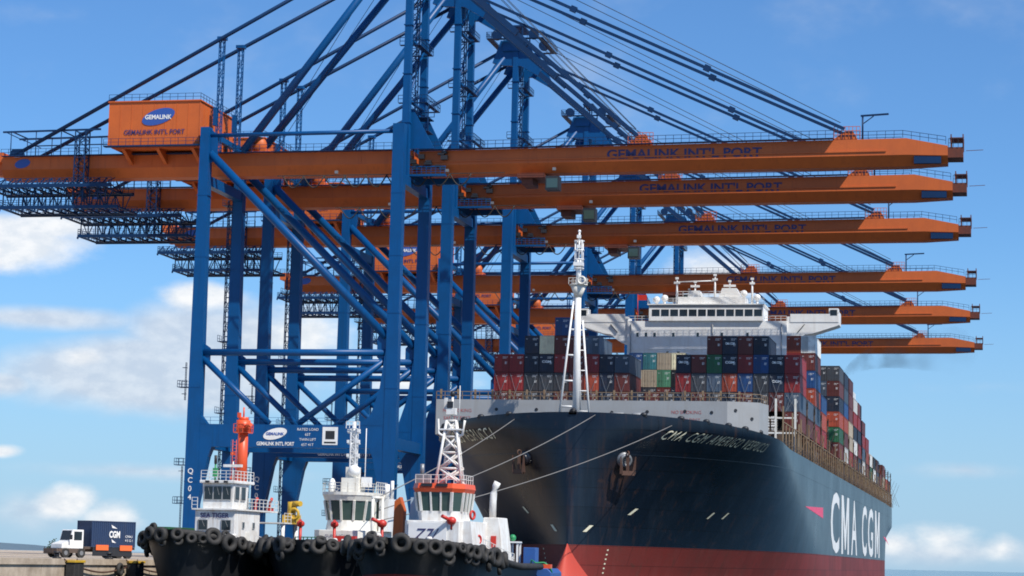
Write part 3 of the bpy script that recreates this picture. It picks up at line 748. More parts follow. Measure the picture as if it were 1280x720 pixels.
    for x, z in ((-13.6, 47.5), (-11.9, 47.5), (-10.2, 47.5), (-6.5, 47.5), (-1.7, 47.5), (-5.5, 43.8), (-7.6, 43.8), (3, 47.5), (8, 47.5)):
        MB().bx(X(x-0.24), X(x+0.24), yb-0.03, yb+0.02, Z(z-0.4), Z(z+0.4)).build('window', 'glass', br)
    MB().rail([(X(-15.5), yb+0.1, Z(50.2)), (X(-11.4), yb+0.1, Z(50.2))], 1.0, 0.07, 1.2, 2).build('railing', 'white', br)
    MB().rail([(X(11.2), yb+0.1, Z(50.2)), (X(15.5), yb+0.1, Z(50.2))], 1.0, 0.07, 1.2, 2).build('railing', 'white', br)
    MB().rail([(X(-11.5), yb-0.7, Z(53.5)), (X(11.2), yb-0.7, Z(53.5))], 1.1, 0.06, 1.0, 3).build('railing', 'white', wh)
    MB().bx(X(-5.8), X(7.4), yb+0.6, yb+6, Z(53.5), Z(55.0)).build('monkey_island', 'white', br)
    MB().prism([(X(2.2), Z(55.0)), (X(6.4), Z(55.0)), (X(5.6), Z(57.3)), (X(2.8), Z(57.3))], 'y', yb+1.2, yb+4.6).build('radar_deck', 'white', br)
    MB().prism([(X(-4.0), Z(55.0)), (X(-1.2), Z(55.0)), (X(-1.6), Z(56.7)), (X(-3.6), Z(56.7))], 'y', yb+1.2, yb+4.6).build('radar_deck', 'white', br)
    MB().rail([(X(-5.8), yb+0.6, Z(55.0)), (X(7.4), yb+0.6, Z(55.0))], 1.1, 0.07, 1.0, 2).build('railing', 'white', br)
    for x, z, wd in ((-6.2, 59.8, 1.2), (-2.6, 58.9, 1.8), (1.3, 60.6, 1.0), (4.2, 59.0, 2.4), (8.6, 59.6, 1.0)):
        mb = MB(); mb.tube((X(x), yb+2, Z(53.5)), (X(x), yb+2, Z(z)), 0.27, 8, 0.14); mb.bx(X(x)-wd/2, X(x)+wd/2, yb+1.7, yb+2.1, Z(z)-1.0, Z(z)-0.6); mb.bx(X(x)-0.3, X(x)+0.3, yb+1.7, yb+2.1, Z(z)-0.1, Z(z)+0.3)
        mb.build('radar_mast', 'white', br)
    MB().tube((X(-6.2), yb+2, Z(59.0)), (X(1.3), yb+2, Z(59.3)), 0.12, 6).build('aerial_yard', 'white', br)
    for x, z in ((-8.6, 54.9), (9.6, 55.0), (7.0, 56.0), (-10.2, 54.6)): MB().ball((X(x), yb+2, Z(z)), 0.7, n=12).tube((X(x), yb+2, Z(53.5)), (X(x), yb+2, Z(z)-0.5), 0.25, 8).build('satellite_dome', 'white', br)
    MB().tube((X(-13.8), yb+1, Z(50.2)), (X(-13.8), yb+1, Z(55.8)), 0.07, 6).bx(X(-13.75), X(-12.0), yb+0.98, yb+1.02, Z(54.4), Z(55.6)).build('flag', 'red', br)
    # funnel far aft
    mb = MB(); mb.prism([(15.0, 255), (21.0, 255), (21.0, 266), (15.0, 266)], 'z', ZD, 46.0); fu = mb.build('funnel', 'white', root)
    mb = MB()
    for x in (16.5, 18.2, 19.8): mb.tube((x, 258, 46), (x, 258.5, 48.6), 0.5, 10)
    mb.build('exhaust_pipe', 'dark', fu)
    # hatch coamings + covers under each bay, lashing bridges between bays
    ys = [BAY0+14.6*k for k in range(21)]
    mb = MB()
    for y in ys:
        if 424 < y < 454: continue
        mb.bx(-22.5, 22.5, y-SY+0.2, y-SY+12.6, ZD, 24.68)
    mb.build('hatch_cover', 'mud', root)
    for i, y in enumerate(ys):
        if 426 < y < 456: continue
        mb = MB(); yy = y-SY-1.35
        zt = 29.3 if i else 25.6
        for x in [-25.2+k*2.52 for k in range(21)]:
            if abs(x) > 17 or i == 0: mb.bx(x-0.11, x+0.11, yy-0.35, yy+0.35, ZD, zt+(0.7 if i else 0))
        for z in (24.2, 26.9, 29.3):
            if z <= zt: mb.bx(-25.4, 25.4, yy-0.5, yy+0.5, z-0.1, z)
        for z in (26.9, 29.3):
            if z <= zt: mb.rail([(14, yy-0.45, z), (25.3, yy-0.45, z), (25.3, yy+0.45, z)], 1.0, 0.06, 1.26, 2)
        for q in range(6):
            x = 12.6+q*2.52
            mb.beam((x, yy, ZD), (x+2.5, yy, min(zt, 26.9)), 0.07, 0.07); mb.beam((x+2.5, yy, ZD), (x, yy, min(zt, 26.9)), 0.07, 0.07)
        mb.build('lashing_bridge', 'tan' if i == 0 else 'mud', root)
    mb = MB()
    for x in (21.6, 24.7): mb.bx(x-0.16, x+0.16, BAY0-SY-2.6, BAY0-SY-2.3, ZD, 29.6)
    mb.bx(15, 24.9, BAY0-SY-2.55, BAY0-SY-2.35, 24.0, 24.25); mb.bx(15, 24.9, BAY0-SY-2.55, BAY0-SY-2.35, 26.4, 26.65)
    mb.build('deck_post', 'cream', root)
    mb = MB(); yy = BAY0-SY-0.35
    for c in range(20):
        if c in (9, 10, 11): continue
        x = -25.2+2.52*c
        for (za, zb_) in ((27.6, 33.6), (27.6, 30.6)):
            mb.beam((x+0.25, yy, za), (x+2.25, yy+0.3, zb_), 0.05, 0.05); mb.beam((x+2.25, yy, za), (x+0.25, yy+0.3, zb_), 0.05, 0.05)
    mb.build('lashing_rod', 'steel', root)
    mb = MB()                                            # side stanchions and deck-edge rail
    for k in range(66):
        y = 36+k*4.98
        for sd in (1, -1):
            if hw(y, ZD) > 25: mb.bx(sd*25.25-0.11, sd*25.25+0.11, y-0.12, y+0.12, ZD, 26.6 if k % 3 == 0 else 24.4)
    
    for sd in (1, -1): mb.bx(sd*25.25-0.07, sd*25.25+0.07, 36, 362, 24.2, 24.34)
    mb.build('side_stanchion', 'tan', root)
    mb = MB()
    for sd in (1, -1): mb.rail([(sd*25.5, 34, ZD), (sd*25.5, 364, ZD)], 1.1, 0.05, 3.0, 2)
    mb.build('deck_railing', 'mud', root)
    return root
BAY0 = 360.0
SHIP = ship()

TIER = [24.7+3.05*k for k in range(7)]
ORD = ['first','second','third','fourth','fifth','sixth','seventh','eighth','ninth','tenth','eleventh','twelfth','thirteenth','fourteenth','fifteenth','sixteenth','seventeenth','eighteenth','nineteenth','twentieth','last']
TW = ['on the lowest tier','on the second tier','on the third tier','on the fourth tier','on the fifth tier','on the sixth tier']
def colx(c): return SX-25.2+1.26+2.52*c
FRONT = {  # column: colours from tier 1 upwards (front bay, what the photograph shows)
 0:['rust','red','red'], 1:['rust','red','red'], 2:['grey','grey','navy','navy'], 3:['navy','grey','navy','cream'], 4:['rust','grey','red','rust','blue'],
 5:['navy','rust','rust','rust'], 6:['rust','orange','red','slate'], 7:['navy','navy','navy'], 8:['rust','rust','slate'],
 9:['navy'], 10:['rust'], 11:['grey'], 12:['navy','red','navy'], 13:['rust','grey','rust'], 14:['grey','slate','green','rust'], 15:['navy','orange','navy','navy'],
 16:['rust','blue','red','rust'], 17:['grey','grey','blue','navy'], 18:['rust','navy','navy'], 19:['rust','slate','red','red']}
def containers():
    for c, lst in FRONT.items():
        t0 = 1 if c < 19 else 0
        for k, cn in enumerate(lst):
            t = k+t0
            mark = ('CMA CGM' if (c+t) % 2 else 'CGM') if (cn in ('navy','blue') and t >= 2 and (c*5+t*3)%3 == 0) else None
            container(colx(c), BAY0+CL/2, TIER[t], cn, '%s container %s, %s row from the quay, foremost bay' % (CWORD[cn], TW[t], ORD[c]), True, 'containers in the foremost bay', mark)
    mid = {7:['grey','rust','navy','beige','blue'], 8:['navy','rust','grey','beige','teal'], 9:['rust','navy','rust','sage','beige'], 10:['grey','rust','navy','black','cream']}
    for c, lst in mid.items():
        for k, cn in enumerate(lst):
            container(colx(c), BAY0+29.2+CL/2, TIER[k], cn, '%s container %s, %s row from the quay, before the white bridge' % (CWORD[cn], TW[k], ORD[c]), True, 'containers before the bridge')
    side = [  # (bay index, colours from deck up) outermost stack
     (1,['rust','slate']), (2,['red','slate','orange','blue','rust','white','rust'][:6]), (3,['red','orange','blue']),
     (6,['rust','green','orange','navy','rust','grey']), (7,['white','rust','orange','blue','slate','navy']), (8,['red','beige','beige','rust','rust','rust']),
     (9,['rust','white','navy','red','white']), (10,['navy','red','navy','red','rust']), (11,['white','slate','red','rust']), (12,['rust','orange','red']), (13,['green','white']), (14,['white','black']),
     (15,['slate','rust']), (16,['rust']), (17,['beige','rust']), (18,['orange']), (19,['rust']), (20,['white'])]
    inner = ['rust','navy','red','grey','blue','rust','slate','orange']
    for b, lst in side:
        y = BAY0+14.6*b
        if y+CL > SY+SLEN-1: continue
        pos = '%s bay from bow' % ORD[b]
        for t, cn in enumerate(lst):
            container(colx(19), y+CL/2, TIER[t], cn, '%s container %s, outer seaward stack, %s' % (CWORD[cn], TW[t], pos), b < 9, 'containers in the outer seaward stacks')
        for t in range(len(lst)):
            cn = inner[(b*3+t*5)%8]
            container(colx(18), y+CL/2, TIER[t], cn, '%s container %s, second stack inboard, %s' % (CWORD[cn], TW[t], pos), b < 9, 'containers in the second seaward stacks')
containers()

# ------------------------------------------------------------------ ship-to-shore cranes
def crane():
    root = empty('gantry_crane', (-93.75, 338.0, QZ))
    tag(root, 'blue and orange quay crane with its orange machine house and logo in full view', 'crane', 'ship-to-shore cranes along the quay')
    XL, XW, YN, YF = -32.4, 0.0, 0.0, 17.0
    ZP0, ZP1 = 17.6, 21.2      # portal beam
    def leg(x, y, wide, inner):
        mb = MB()
        # tapered box leg, wider below, with haunch towards the inside of the portal
        prof = [(2.2, 2.25), (ZP0-6, 2.25), (ZP1+12, 2.05), (61.0, 1.6), (69.2, 1.5)] if not wide else [(2.2, 2.0), (ZP0, 2.0), (40, 1.9), (69.2, 1.85)]
        for (z0, w0), (z1, w1) in zip(prof, prof[1:]):
            v = []
            for z, w in ((z0, w0), (z1, w1)):
                for i, j in ((-1,-1),(1,-1),(1,1),(-1,1)): v.append((x+i*w/2, y+j*0.85, z))
            mb._faces(v, [(3,2,1,0),(4,5,6,7),(0,1,5,4),(1,2,6,5),(2,3,7,6),(3,0,4,7)])
        q = inner
        mb.prism([(x+q*0.95, ZP0), (x+q*3.2, ZP0), (x+q*2.6, ZP0-1.6), (x+q*0.95, 7.5)], 'y', y-0.8, y+0.8)
        if wide: mb.prism([(x+q*0.9, ZP1), (x+q*5.2, ZP1), (x+q*3.2, ZP1+1.6), (x+q*1.9, ZP1+5.5), (x+q*0.9, ZP1+13)], 'y', y-0.78, y+0.78)
        else: mb.prism([(x+q*0.95, ZP1), (x+q*2.2, ZP1), (x+q*0.95, ZP1+1.5)], 'y', y-0.78, y+0.78)
        if wide: mb.bx(x-1.0, x+1.0, y-0.90, y+0.90, 38.9, 39.15)
        for z in (12.0, 27.0, 48.0, 58.0): mb.bx(x-1.17, x+1.17, y-0.89, y+0.89, z, z+0.12) if z < 25 else mb.bx(x-0.98, x+0.98, y-0.89, y+0.89, z, z+0.1)
        return mb.build('leg', 'blue', root)
    l1 = leg(XL, YN, False, 1); leg(XL, YF, False, 1); leg(XW, YN, True, -1); leg(XW, YF, True, -1)
    writing(['Q','C','0','4'], 1.2, 'lettering', 'white', l1, (XL-0.1, YN-0.88, 11.6), stack=1.35, thick=0.03, bold=0.01)
    # elevator / ladder cages on the outside of the landward legs
    mb = MB(); mb.lattice((XL-1.45, YF, 4), (XL-1.45, YF, 60), 0.8, 34, 0.08); 
    for z in (12, 24, 36, 48, 59): mb.bx(XL-2.6, XL-0.8, YF-1.0, YF+1.0, z, z+0.12); mb.rail([(XL-2.6, YF-1, z), (XL-2.6, YF+1, z)], 1.1, 0.06, 1, 2)
    mb.build('elevator_shaft', 'bluedk', root)
    mb = MB(); 
    for z0, z1 in ((3, 14.5), (25, 31), ):
        mb = MB()
        for dy in (-0.25, 0.25): mb.bx(XL-1.9, XL-1.82, YN+dy-0.04, YN+dy+0.04, z0, z1)
        z = z0
        while z < z1: mb.bx(XL-1.9, XL-1.82, YN-0.25, YN+0.25, z, z+0.05); z += 0.4
        for z in (z0+1, (z0+z1)/2, z1-0.8): mb.torus((XL-2.05, YN, z), (0,0,1), 0.42, 0.03, 10, 4)
        mb.build('ladder', 'bluedk', root)
    for z in (8.5, 14.6, 27): mb = MB(); mb.bx(XL-2.9, XL-1.2, YN-0.9, YN+0.9, z, z+0.1); mb.rail([(XL-2.9, YN-0.9, z), (XL-2.9, YN+0.9, z), (XL-1.3, YN+0.9, z)], 1.1, 0.06, 0.9, 2); mb.rail([(XL-2.9, YN-0.9, z), (XL-1.3, YN-0.9, z)], 1.1, 0.06, 0.8, 2); mb.build('ladder_platform', 'bluedk', root)
    # portal beams near and far
    for i, y in enumerate((YN, YF)):
        mb = MB(); mb.bx(XL+1.0, XW-1.0, y-0.75, y+0.75, ZP0, ZP1)
        mb.rail([(XL+1.2, y-0.7, ZP1), (XW-5.4, y-0.7, ZP1)], 1.1, 0.05, 1.6, 2)
        for k in range(1, 8): x = XL+k*4.05; mb.bx(x-0.05, x+0.05, y-0.775, y-0.75, ZP0+0.1, ZP1-0.1)
        pb = mb.build('portal_beam', 'blue', root)
        if i == 0:
            ellipse('logo', 'white', pb, (-18.7, y-0.78, 19.75), 2.0, 0.85, 0.25)
            writing('GEMALINK', 0.62, 'lettering', 'logo', pb, (-18.7, y-0.81, 19.75), 3.0, bold=0.02)
            writing("GEMALINK INT'L PORT", 0.8, 'lettering', 'white', pb, (-18.6, y-0.78, 18.2), 6.2, bold=0.02)
            writing(['RATED LOAD', '65T', 'TWIN LIFT', '65T 41T'], 0.58, 'lettering', 'white', pb, (-13.3, y-0.78, 19.3), stack=0.8, bold=0.0)
            MB().bx(-10.9, -8.4, y-0.80, y-0.77, 18.1, 20.9).build('notice_panel', 'white', pb)
            mb = MB(); mb.bx(-10.4, -8.9, y-0.83, y-0.805, 19.0, 20.3); mb.bx(-10.6, -8.7, y-0.83, y-0.805, 18.35, 18.6); mb.build('notice_print', 'dark', pb)
    # sill beams with bogies
    for x in (XL, XW):
        MB().bx(x-0.9, x+0.9, YN-2.5, YF+2.5, 2.3, 3.9).build('sill_beam', 'blue', root)
        for y in (YN-0.5, YF+0.5):
            mb = MB(); mb.prism([(y-3.4, 0.5), (y+3.4, 0.5), (y+3.2, 1.1), (y+0.8, 2.3), (y-0.8, 2.3), (y-3.2, 1.1)], 'x', x-0.45, x+0.45)
            bg = mb.build('bogie', 'blue', root)
            mb = MB()
            for k in range(8): mb.tube((x-0.12, y-3.0+k*0.857, 0.42), (x+0.12, y-3.0+k*0.857, 0.42), 0.38, 14)
            mb.build('wheel', 'dark', bg)
    # cross beams along the quay
    for x in (XL, XW):
        for z, h in ((60.6, 1.6), (ZP0+0.9, 1.8)):
            MB().bx(x-0.7, x+0.7, YN+0.85, YF-0.85, z-h/2, z+h/2).build('cross_beam', 'blue', root)
    MB().bx(XL-0.4, XL+0.4, YN+0.85, YF-0.85, 68.0, 68.9).build('cross_beam', 'blue', root)
    # pipe ties and braces in both leg planes
    for y in (YN, YF):
        MB().tube((XL+0.6, y, 67.9), (XW-0.8, y, 68.1), 0.34, 12).build('upper_tie', 'blue', root)
        MB().tube((XL+0.9, y, 32.7), (XW-0.9, y, 32.7), 0.55, 14).build('middle_tie', 'blue', root)
        MB().tube((XL+0.8, y, 65.0), (XW-1.2, y, 35.2), 0.66, 14).build('diagonal_brace', 'blue', root)
        MB().tube((XL+0.9, y, 31.8), (-20.0, y, ZP1+0.2), 0.5, 12).build('diagonal_brace', 'blue', root)
        MB().tube((XW-1.2, y, 31.6), (-15.2, y, ZP1+0.2), 0.5, 12).build('diagonal_brace', 'blue', root)
        for g in ([(XL+0.7, 63.2), (XL+2.0, 64.3), (XL+2.0, 67.8), (XL+0.7, 69.1)], [(XW-0.9, 30.2), (XW-2.6, 32.0), (XW-2.6, 35.0), (XW-0.9, 36.8)], [(XL+0.9, 30.4), (XL+2.1, 31.4), (XL+2.1, 33.4), (XL+0.9, 34.2)]):
            MB().prism(g, 'y', y-0.2, y+0.2).build('gusset_plate', 'blue', root)
    # girder over the portal and back reach, hexagonal box section
    YC = 8.5
    def hexbox(mb, x0, x1, zt, zc, zb, wt=2.6, wb=1.5, zt1=None, zb1=None, zc1=None):
        zt1 = zt if zt1 is None else zt1; zb1 = zb if zb1 is None else zb1; zc1 = zc if zc1 is None else zc1
        def ring(x, a, c, b): return [(x, YC-wt, a), (x, YC-wt, c), (x, YC-wb, b), (x, YC+wb, b), (x, YC+wt, c), (x, YC+wt, a)]
        v = ring(x0, zt, zc, zb)+ring(x1, zt1, zc1, zb1)
        mb._faces(v, [tuple(range(6)), tuple(range(11, 5, -1))]+[(i, i+6, (i+1)%6+6, (i+1)%6) for i in range(6)])
    mb = MB(); hexbox(mb, -70.7, 0.6, 66.0, 63.9, 62.4)
    for k in range(12): mb.bx(-68+k*6.0-0.06, -68+k*6.0+0.06, YC-2.64, YC-2.6, 64.0, 66.0)
    girder = mb.build('girder', 'orange', root)
    ellipse('logo', 'logo', girder, (-67.0, YC-2.63, 64.9), 1.4, 0.75, 0.2)
    mb = MB(); mb.bx(-70.5, 0.2, YC-3.7, YC-2.6, 66.02, 66.1); mb.bx(-70.5, 0.2, YC+2.6, YC+3.7, 66.02, 66.1)
    wk = mb.build('walkway', 'bluedk', girder)
    mb = MB(); mb.rail([(-70.5, YC-3.65, 66.1), (-53, YC-3.65, 66.1)], 1.1, 0.06, 1.3, 2); mb.rail([(-35.5, YC-3.65, 66.1), (0, YC-3.65, 66.1)], 1.1, 0.06, 1.3, 2)
    mb.rail([(-70.5, YC+3.65, 66.1), (0, YC+3.65, 66.1)], 1.1, 0.06, 1.3, 2)
    mb.build('railing', 'bluedk', girder)
    # boom, raised a touch, tapering at the tip
    mb = MB()
    Z0t, Z1t = 66.0, 66.5
    hexbox(mb, 1.6, 79.0, 65.9, 63.6, 62.1, 2.4, 1.35, 66.7, 62.45, 64.1)
    hexbox(mb, 79.0, 85.3, 66.7, 64.1, 62.45, 2.4, 1.35, 65.4, 62.8, 63.9)
    boom = mb.build('boom', 'orange', root)
    def bt(x): return 65.9+(x-1.6)/76.9*0.85
    mb = MB(); mb.beam((1.8, YC-3.0, bt(1.8)+0.06), (68, YC-3.0, bt(68)+0.06), 1.15, 0.08); mb.beam((1.8, YC+3.0, bt(1.8)+0.06), (68, YC+3.0, bt(68)+0.06), 1.15, 0.08)
    mb.build('walkway', 'bluedk', boom)
    mb = MB(); mb.rail([(2, YC-3.5, bt(2)+0.1), (68, YC-3.5, bt(68)+0.1)], 1.15, 0.07, 1.25, 2); mb.rail([(68, YC-2.4, bt(68)), (78.5, YC-2.4, 66.75), (85, YC-2.3, 65.7)], 1.15, 0.07, 1.25, 2)
    mb.rail([(2, YC+3.5, bt(2)+0.1), (78, YC+3.5, bt(78)+0.1)], 1.15, 0.07, 1.25, 2)
    mb.build('railing', 'bluedk', boom)
    writing("GEMALINK INT'L PORT", 2.0, 'lettering', 'letter', boom, (44.6, YC-2.41, bt(45)-1.45), 24.5, bold=0.05, thick=0.03)
    MB().bx(80.2, 84.3, YC-2.3, YC-1.4, 62.75, 63.95).build('end_panel', 'bluedk', boom)
    mb = MB()
    mb.beam((3, YC-2.5, 64.15), (76, YC-2.5, 64.75), 0.12, 0.22)
    mb.build('cable_tray', 'orange', boom)
    mb = MB(); mb.bx(85.3, 87.6, YC-2.2, YC+2.2, 63.6, 65.2)
    for x in (85.8, 87.6): 
        for y in (YC-2.2, YC, YC+2.2): mb.bx(x-0.09, x+0.09, y-0.09, y+0.09, 65.2, 67.2)
    mb.bx(85.6, 87.7, YC-2.25, YC+2.25, 66.6, 66.7); mb.beam((88.0, YC, 65.0), (90.6, YC, 65.1), 0.08, 0.08)
    mb.build('tip_platform', 'tipor', boom)
    mb = MB(); mb.rail([(85.4, YC-2.3, 65.2), (87.6, YC-2.3, 65.2), (87.6, YC+2.3, 65.2)], 1.3, 0.07, 0.7, 2); mb.build('railing', 'dark', boom)
    mb = MB(); mb.tube((72.3, YC-1.0, bt(72)), (72.3, YC-1.0, bt(72)+3.9), 0.14, 8); mb.beam((72.0, YC-1.0, bt(72)+3.9), (76.3, YC-1.6, bt(72)+4.0), 0.26, 0.26); mb.tube((74, YC-1.2, bt(72)+3.8), (72.3, YC-1, bt(72)+2.6), 0.08, 6)
    mb.build('davit', 'bluedk', boom)
    # anchor brackets of the forestays
    for x, h in ((37.7, 1.7), (70.0, 1.3)):
        mb = MB()
        for y in (YC-2.0, YC+2.0): mb.prism([(x-2.2, bt(x)), (x+1.6, bt(x)), (x+0.9, bt(x)+h), (x-0.3, bt(x)+h)], 'y', y-0.35, y+0.35)
        mb.bx(x-0.2, x+0.8, YC-2, YC+2, bt(x)+h*0.4, bt(x)+h*0.6); mb.rail([(x-2, YC-2.4, bt(x)+0.1), (x+2, YC-2.4, bt(x)+0.1)], 1.9, 0.08, 0.6, 3)
        mb.build('stay_bracket', 'orange', boom)
    # hinge frame
    mb = MB()
    for y in (YC-3.4, YC+3.4):
        mb.prism([(-1.2, 61.4), (7.0, 61.4), (7.0, 62.0), (4.6, 66.2), (1.4, 72.5), (-1.2, 74.2)], 'y', y-0.22, y+0.22) if y > YC else mb.prism([(-0.6, 66.1), (4.4, 66.1), (1.0, 72.2), (-0.6, 73.8)], 'y', y-0.22, y+0.22)
    mb.bx(-0.6, 6.4, YC-3.9, YC-2.7, 61.6, 61.9); mb.rail([(-0.6, YC-3.9, 61.9), (6.4, YC-3.9, 61.9)], 1.2, 0.07, 0.8, 3)
    mb.bx(-0.4, 6.2, YC-3.0, YC-2.66, 63.2, 63.4)
    mb.build('hinge_frame', 'blue', root)
    mb = MB(); rr = random.Random(4)
    for k in range(14):
        x = -0.2+rr.random()*6.2; z = 62.4+rr.random()*3.4; mb.bx(x, x+0.3+rr.random()*0.9, YC-3.3, YC-2.62, z, z+0.2+rr.random()*0.6)
    mb.build('hinge_machinery', 'dark', root)
    # machine house
    mb = MB(); mb.bx(-49.6, -33.9, 0.5, 16.5, 66.5, 73.8); mb.bx(-49.8, -33.7, 0.3, 16.7, 73.8, 74.0)
    for k in range(9): mb.bx(-49.6+k*1.96-0.04, -49.6+k*1.96+0.04, 0.46, 0.5, 66.6, 73.7)
    for k in range(9): mb.bx(-33.9, -33.84, 0.5+k*2.0-0.05, 0.5+k*2.0+0.05, 66.6, 73.7)
    house = mb.build('machine_house', 'orange', root)
    ellipse('logo', 'logo', house, (-41.0, 0.43, 71.3), 2.9, 1.25, 0.28)
    writing('GEMALINK', 1.0, 'lettering', 'white', house, (-41.0, 0.40, 71.25), 4.6, bold=0.03)
    writing("GEMALINK INT'L PORT", 1.1, 'lettering', 'letter', house, (-41.6, 0.43, 68.8), 10.5, bold=0.02)
    mb = MB(); mb.rail([(-49.7, 0.4, 74.0), (-33.8, 0.4, 74.0), (-33.8, 16.6, 74.0)], 1.1, 0.06, 1.3, 2)
    mb.bx(-50, -33.2, -0.5, 0.5, 66.3, 66.5); mb.rail([(-50, -0.45, 66.5), (-33.2, -0.45, 66.5)], 1.1, 0.06, 1.3, 2); mb.build('railing', 'bluedk', house)
    mb = MB(); 
    for y in (3.5, 8.0, 13): mb.bx(-33.86, -33.78, y, y+1.1, 66.6, 68.8)
    mb.build('door', 'dark', house)
    mb = MB()
    for x in (-47.5, -41.5, -35.5): mb.prism([(1.2, 66.5), (15.8, 66.5), (11.3, 64.4), (5.7, 64.4)], 'x', x-0.3, x+0.3)
    mb.bx(-49, -34.2, 1.0, 1.3, 66.2, 66.5)
    mb.build('house_support', 'orange', house)
    mb = MB(); mb.ball((-26.0, YC-1.5, 67.5), 1.5, (1.0, 0.7, 1.0), 16).bx(-27.5, -24.5, YC-2.2, YC+1.8, 66.0, 67.0); mb.build('hoist_drum', 'orange', root)
    # back-reach service platform, two decks of open lattice under the girder
    for (z, x0, x1, ys) in ((60.7, -73.0, -50.0, 5.0), (57.2, -70.0, -49.0, 4.2)):
        mb = MB(); 
        for y in (YC-ys, YC+ys): mb.beam((x0, y, z), (x1, y, z), 0.3, 0.6)
        mb.bx(x0, x1, YC-ys, YC-ys+1.2, z-0.05, z+0.05); mb.bx(x0, x1, YC+ys-1.2, YC+ys, z-0.05, z+0.05)
        k = x0
        while k <= x1: mb.beam((k, YC-ys, z), (k, YC+ys, z), 0.18, 0.3); mb.box((k, YC-ys, z-0.35), (0.25, 0.25, 0.4)); k += 2.1
        mb.rail([(x0, YC-ys, z+0.1), (x1, YC-ys, z+0.1)], 1.15, 0.07, 1.0, 3); mb.rail([(x0, YC+ys, z+0.1), (x1, YC+ys, z+0.1)], 1.15, 0.07, 1.0, 3); mb.rail([(x0, YC-ys, z+0.1), (x0, YC+ys, z+0.1)], 1.15, 0.07, 1.0, 3)
        pl = mb.build('rear_platform', 'bluedk', root)
        zt = 62.4 if z > 60 else 60.5
        mb = MB(); k = x0+(0 if z > 60 else 0.4); i = 0
        while k < x1-1.5:
            for y in (YC-ys+0.4, YC+ys-0.4):
                yy = y if z < 60 else YC+(y-YC)*0.45
                mb.beam((k, y, z), (k, yy, zt), 0.17, 0.17); mb.beam((k, y, z), (k+1.4, yy, zt), 0.14, 0.14) if i%2 else mb.beam((k+1.4, y, z), (k, yy, zt), 0.14, 0.14)
            k += 1.4; i += 1
        mb.beam((x0+0.4, YC-ys+0.4, z), (x0+0.4, YC+ys-0.4, z), 0.12, 0.12)
        mb.build('platform_hanger', 'bluedk', pl)
    mb = MB()                                             # overhead rails on the back reach
    for y in (YC-3.2, YC+3.2):
        for x in (-69, -64.5, -60, -55.5): mb.tube((x, y, 66), (x, y, 70.2), 0.09, 6)
        mb.beam((-70.5, y, 70.2), (-53, y, 70.4), 0.22, 0.3); mb.beam((-67.5, y, 69.0), (-53, y, 69.1), 0.14, 0.18); mb.beam((-70, y, 70.2), (-66.5, y, 68.6), 0.15, 0.15)
    for x in (-69, -60): mb.tube((x, YC-3.2, 70.3), (x, YC+3.2, 70.3), 0.12, 6)
    mb.build('service_gantry', 'bluedk', root)
    mb = MB(); mb.bx(-73.4, -70.7, YC-2.4, YC+2.4, 65.3, 66.9); mb.bx(-72.6, -70.7, YC-1.2, YC+1.2, 63.2, 65.3); mb.build('rear_buffer', 'orange', root)
    # stair tower between girder and machine house, near the landward leg
    mb = MB(); mb.lattice((-56.0, YC-3.6, 58), (-56.0, YC-3.6, 70), 1.8, 8, 0.1); mb.build('stair_tower', 'bluedk', root)
    # pylon: two posts, ladder tower between, head
    ZT = 101.5
    for y in (3.4, 13.6):
        mb = MB(); mb.beam((0.1, y, 61.4), (0.1, y, ZT), 1.2, 1.35, 1.0, 1.1)
        for z in (70, 78, 86, 94): mb.bx(-0.6, 0.8, y-0.75, y+0.75, z, z+0.15)
        mb.build('pylon_post', 'blue', root)
    mb = MB()
    for z in (74, 84, 93): mb.tube((0.1, 4, z), (0.1, 13, z), 0.3, 8)
    for z0, z1 in ((66, 74), (74, 84), (84, 93), (93, 100)): mb.tube((0.1, 4, z0), (0.1, 13, z1), 0.2, 8)
    mb.build('pylon_brace', 'blue', root)
    mb = MB(); mb.lattice((-0.6, 8.5, 66), (-0.6, 8.5, 100.5), 1.7, 20, 0.1)
    z = 67.0; i = 0
    while z < 99: mb.beam((-1.4 if i%2 else 0.2, 8.5, z), (0.2 if i%2 else -1.4, 8.5, z+2.0), 0.4, 0.1); z += 2.05; i += 1
    mb.build('stair_tower', 'bluedk', root)
    mb = MB()
    for z, a in ((73.5, 3.2), (83.0, 1.8), (93.0, 1.8)):
        mb = MB(); mb.bx(-1.6, a, 4.2, 4.9, z, z+0.1); mb.bx(-1.6, a, 12.1, 12.8, z, z+0.1); mb.bx(a-0.7, a, 4.9, 12.1, z, z+0.1); mb.rail([(-1.6, 4.2, z+0.12), (a, 4.2, z+0.12), (a, 12.8, z+0.12)], 1.15, 0.08, 1.0, 2)
        if z < 75:
            for q in (2.2, 4.4): mb.bx(0.9, 3.2, 5.4, 9, z-q, z-q+0.15); mb.rail([(0.9, 5.4, z-q), (3.2, 5.4, z-q)], 1.15, 0.08, 0.6, 3)
            for x in (0.95, 3.1): mb.bx(x-0.08, x+0.08, 5.4, 5.6, z-4.4, z)
            mb.bx(3.2, 4.2, 5.4, 5.5, z-2.2, z-2.1); mb.bx(4.1, 4.2, 5.4, 5.5, z-2.2, z+0.4); mb.bx(3.1, 4.2, 5.4, 5.5, z+0.3, z+0.4)
        mb.build('pylon_platform', 'bluedk', root)
    mb = MB(); mb.bx(-2.4, 0.8, 2.6, 14.4, ZT-1.4, ZT+0.8)
    for y in (3.4, 13.6):
        mb.prism([(-4.6, ZT-3.6), (-2.4, ZT-4.2), (1.2, ZT-4.4), (4.6, ZT-6.4), (5.2, ZT-5.2), (2.4, ZT+0.5), (-3.0, ZT+0.8)], 'y', y-0.4, y+0.4)
    mb.build('pylon_head', 'blue', root)
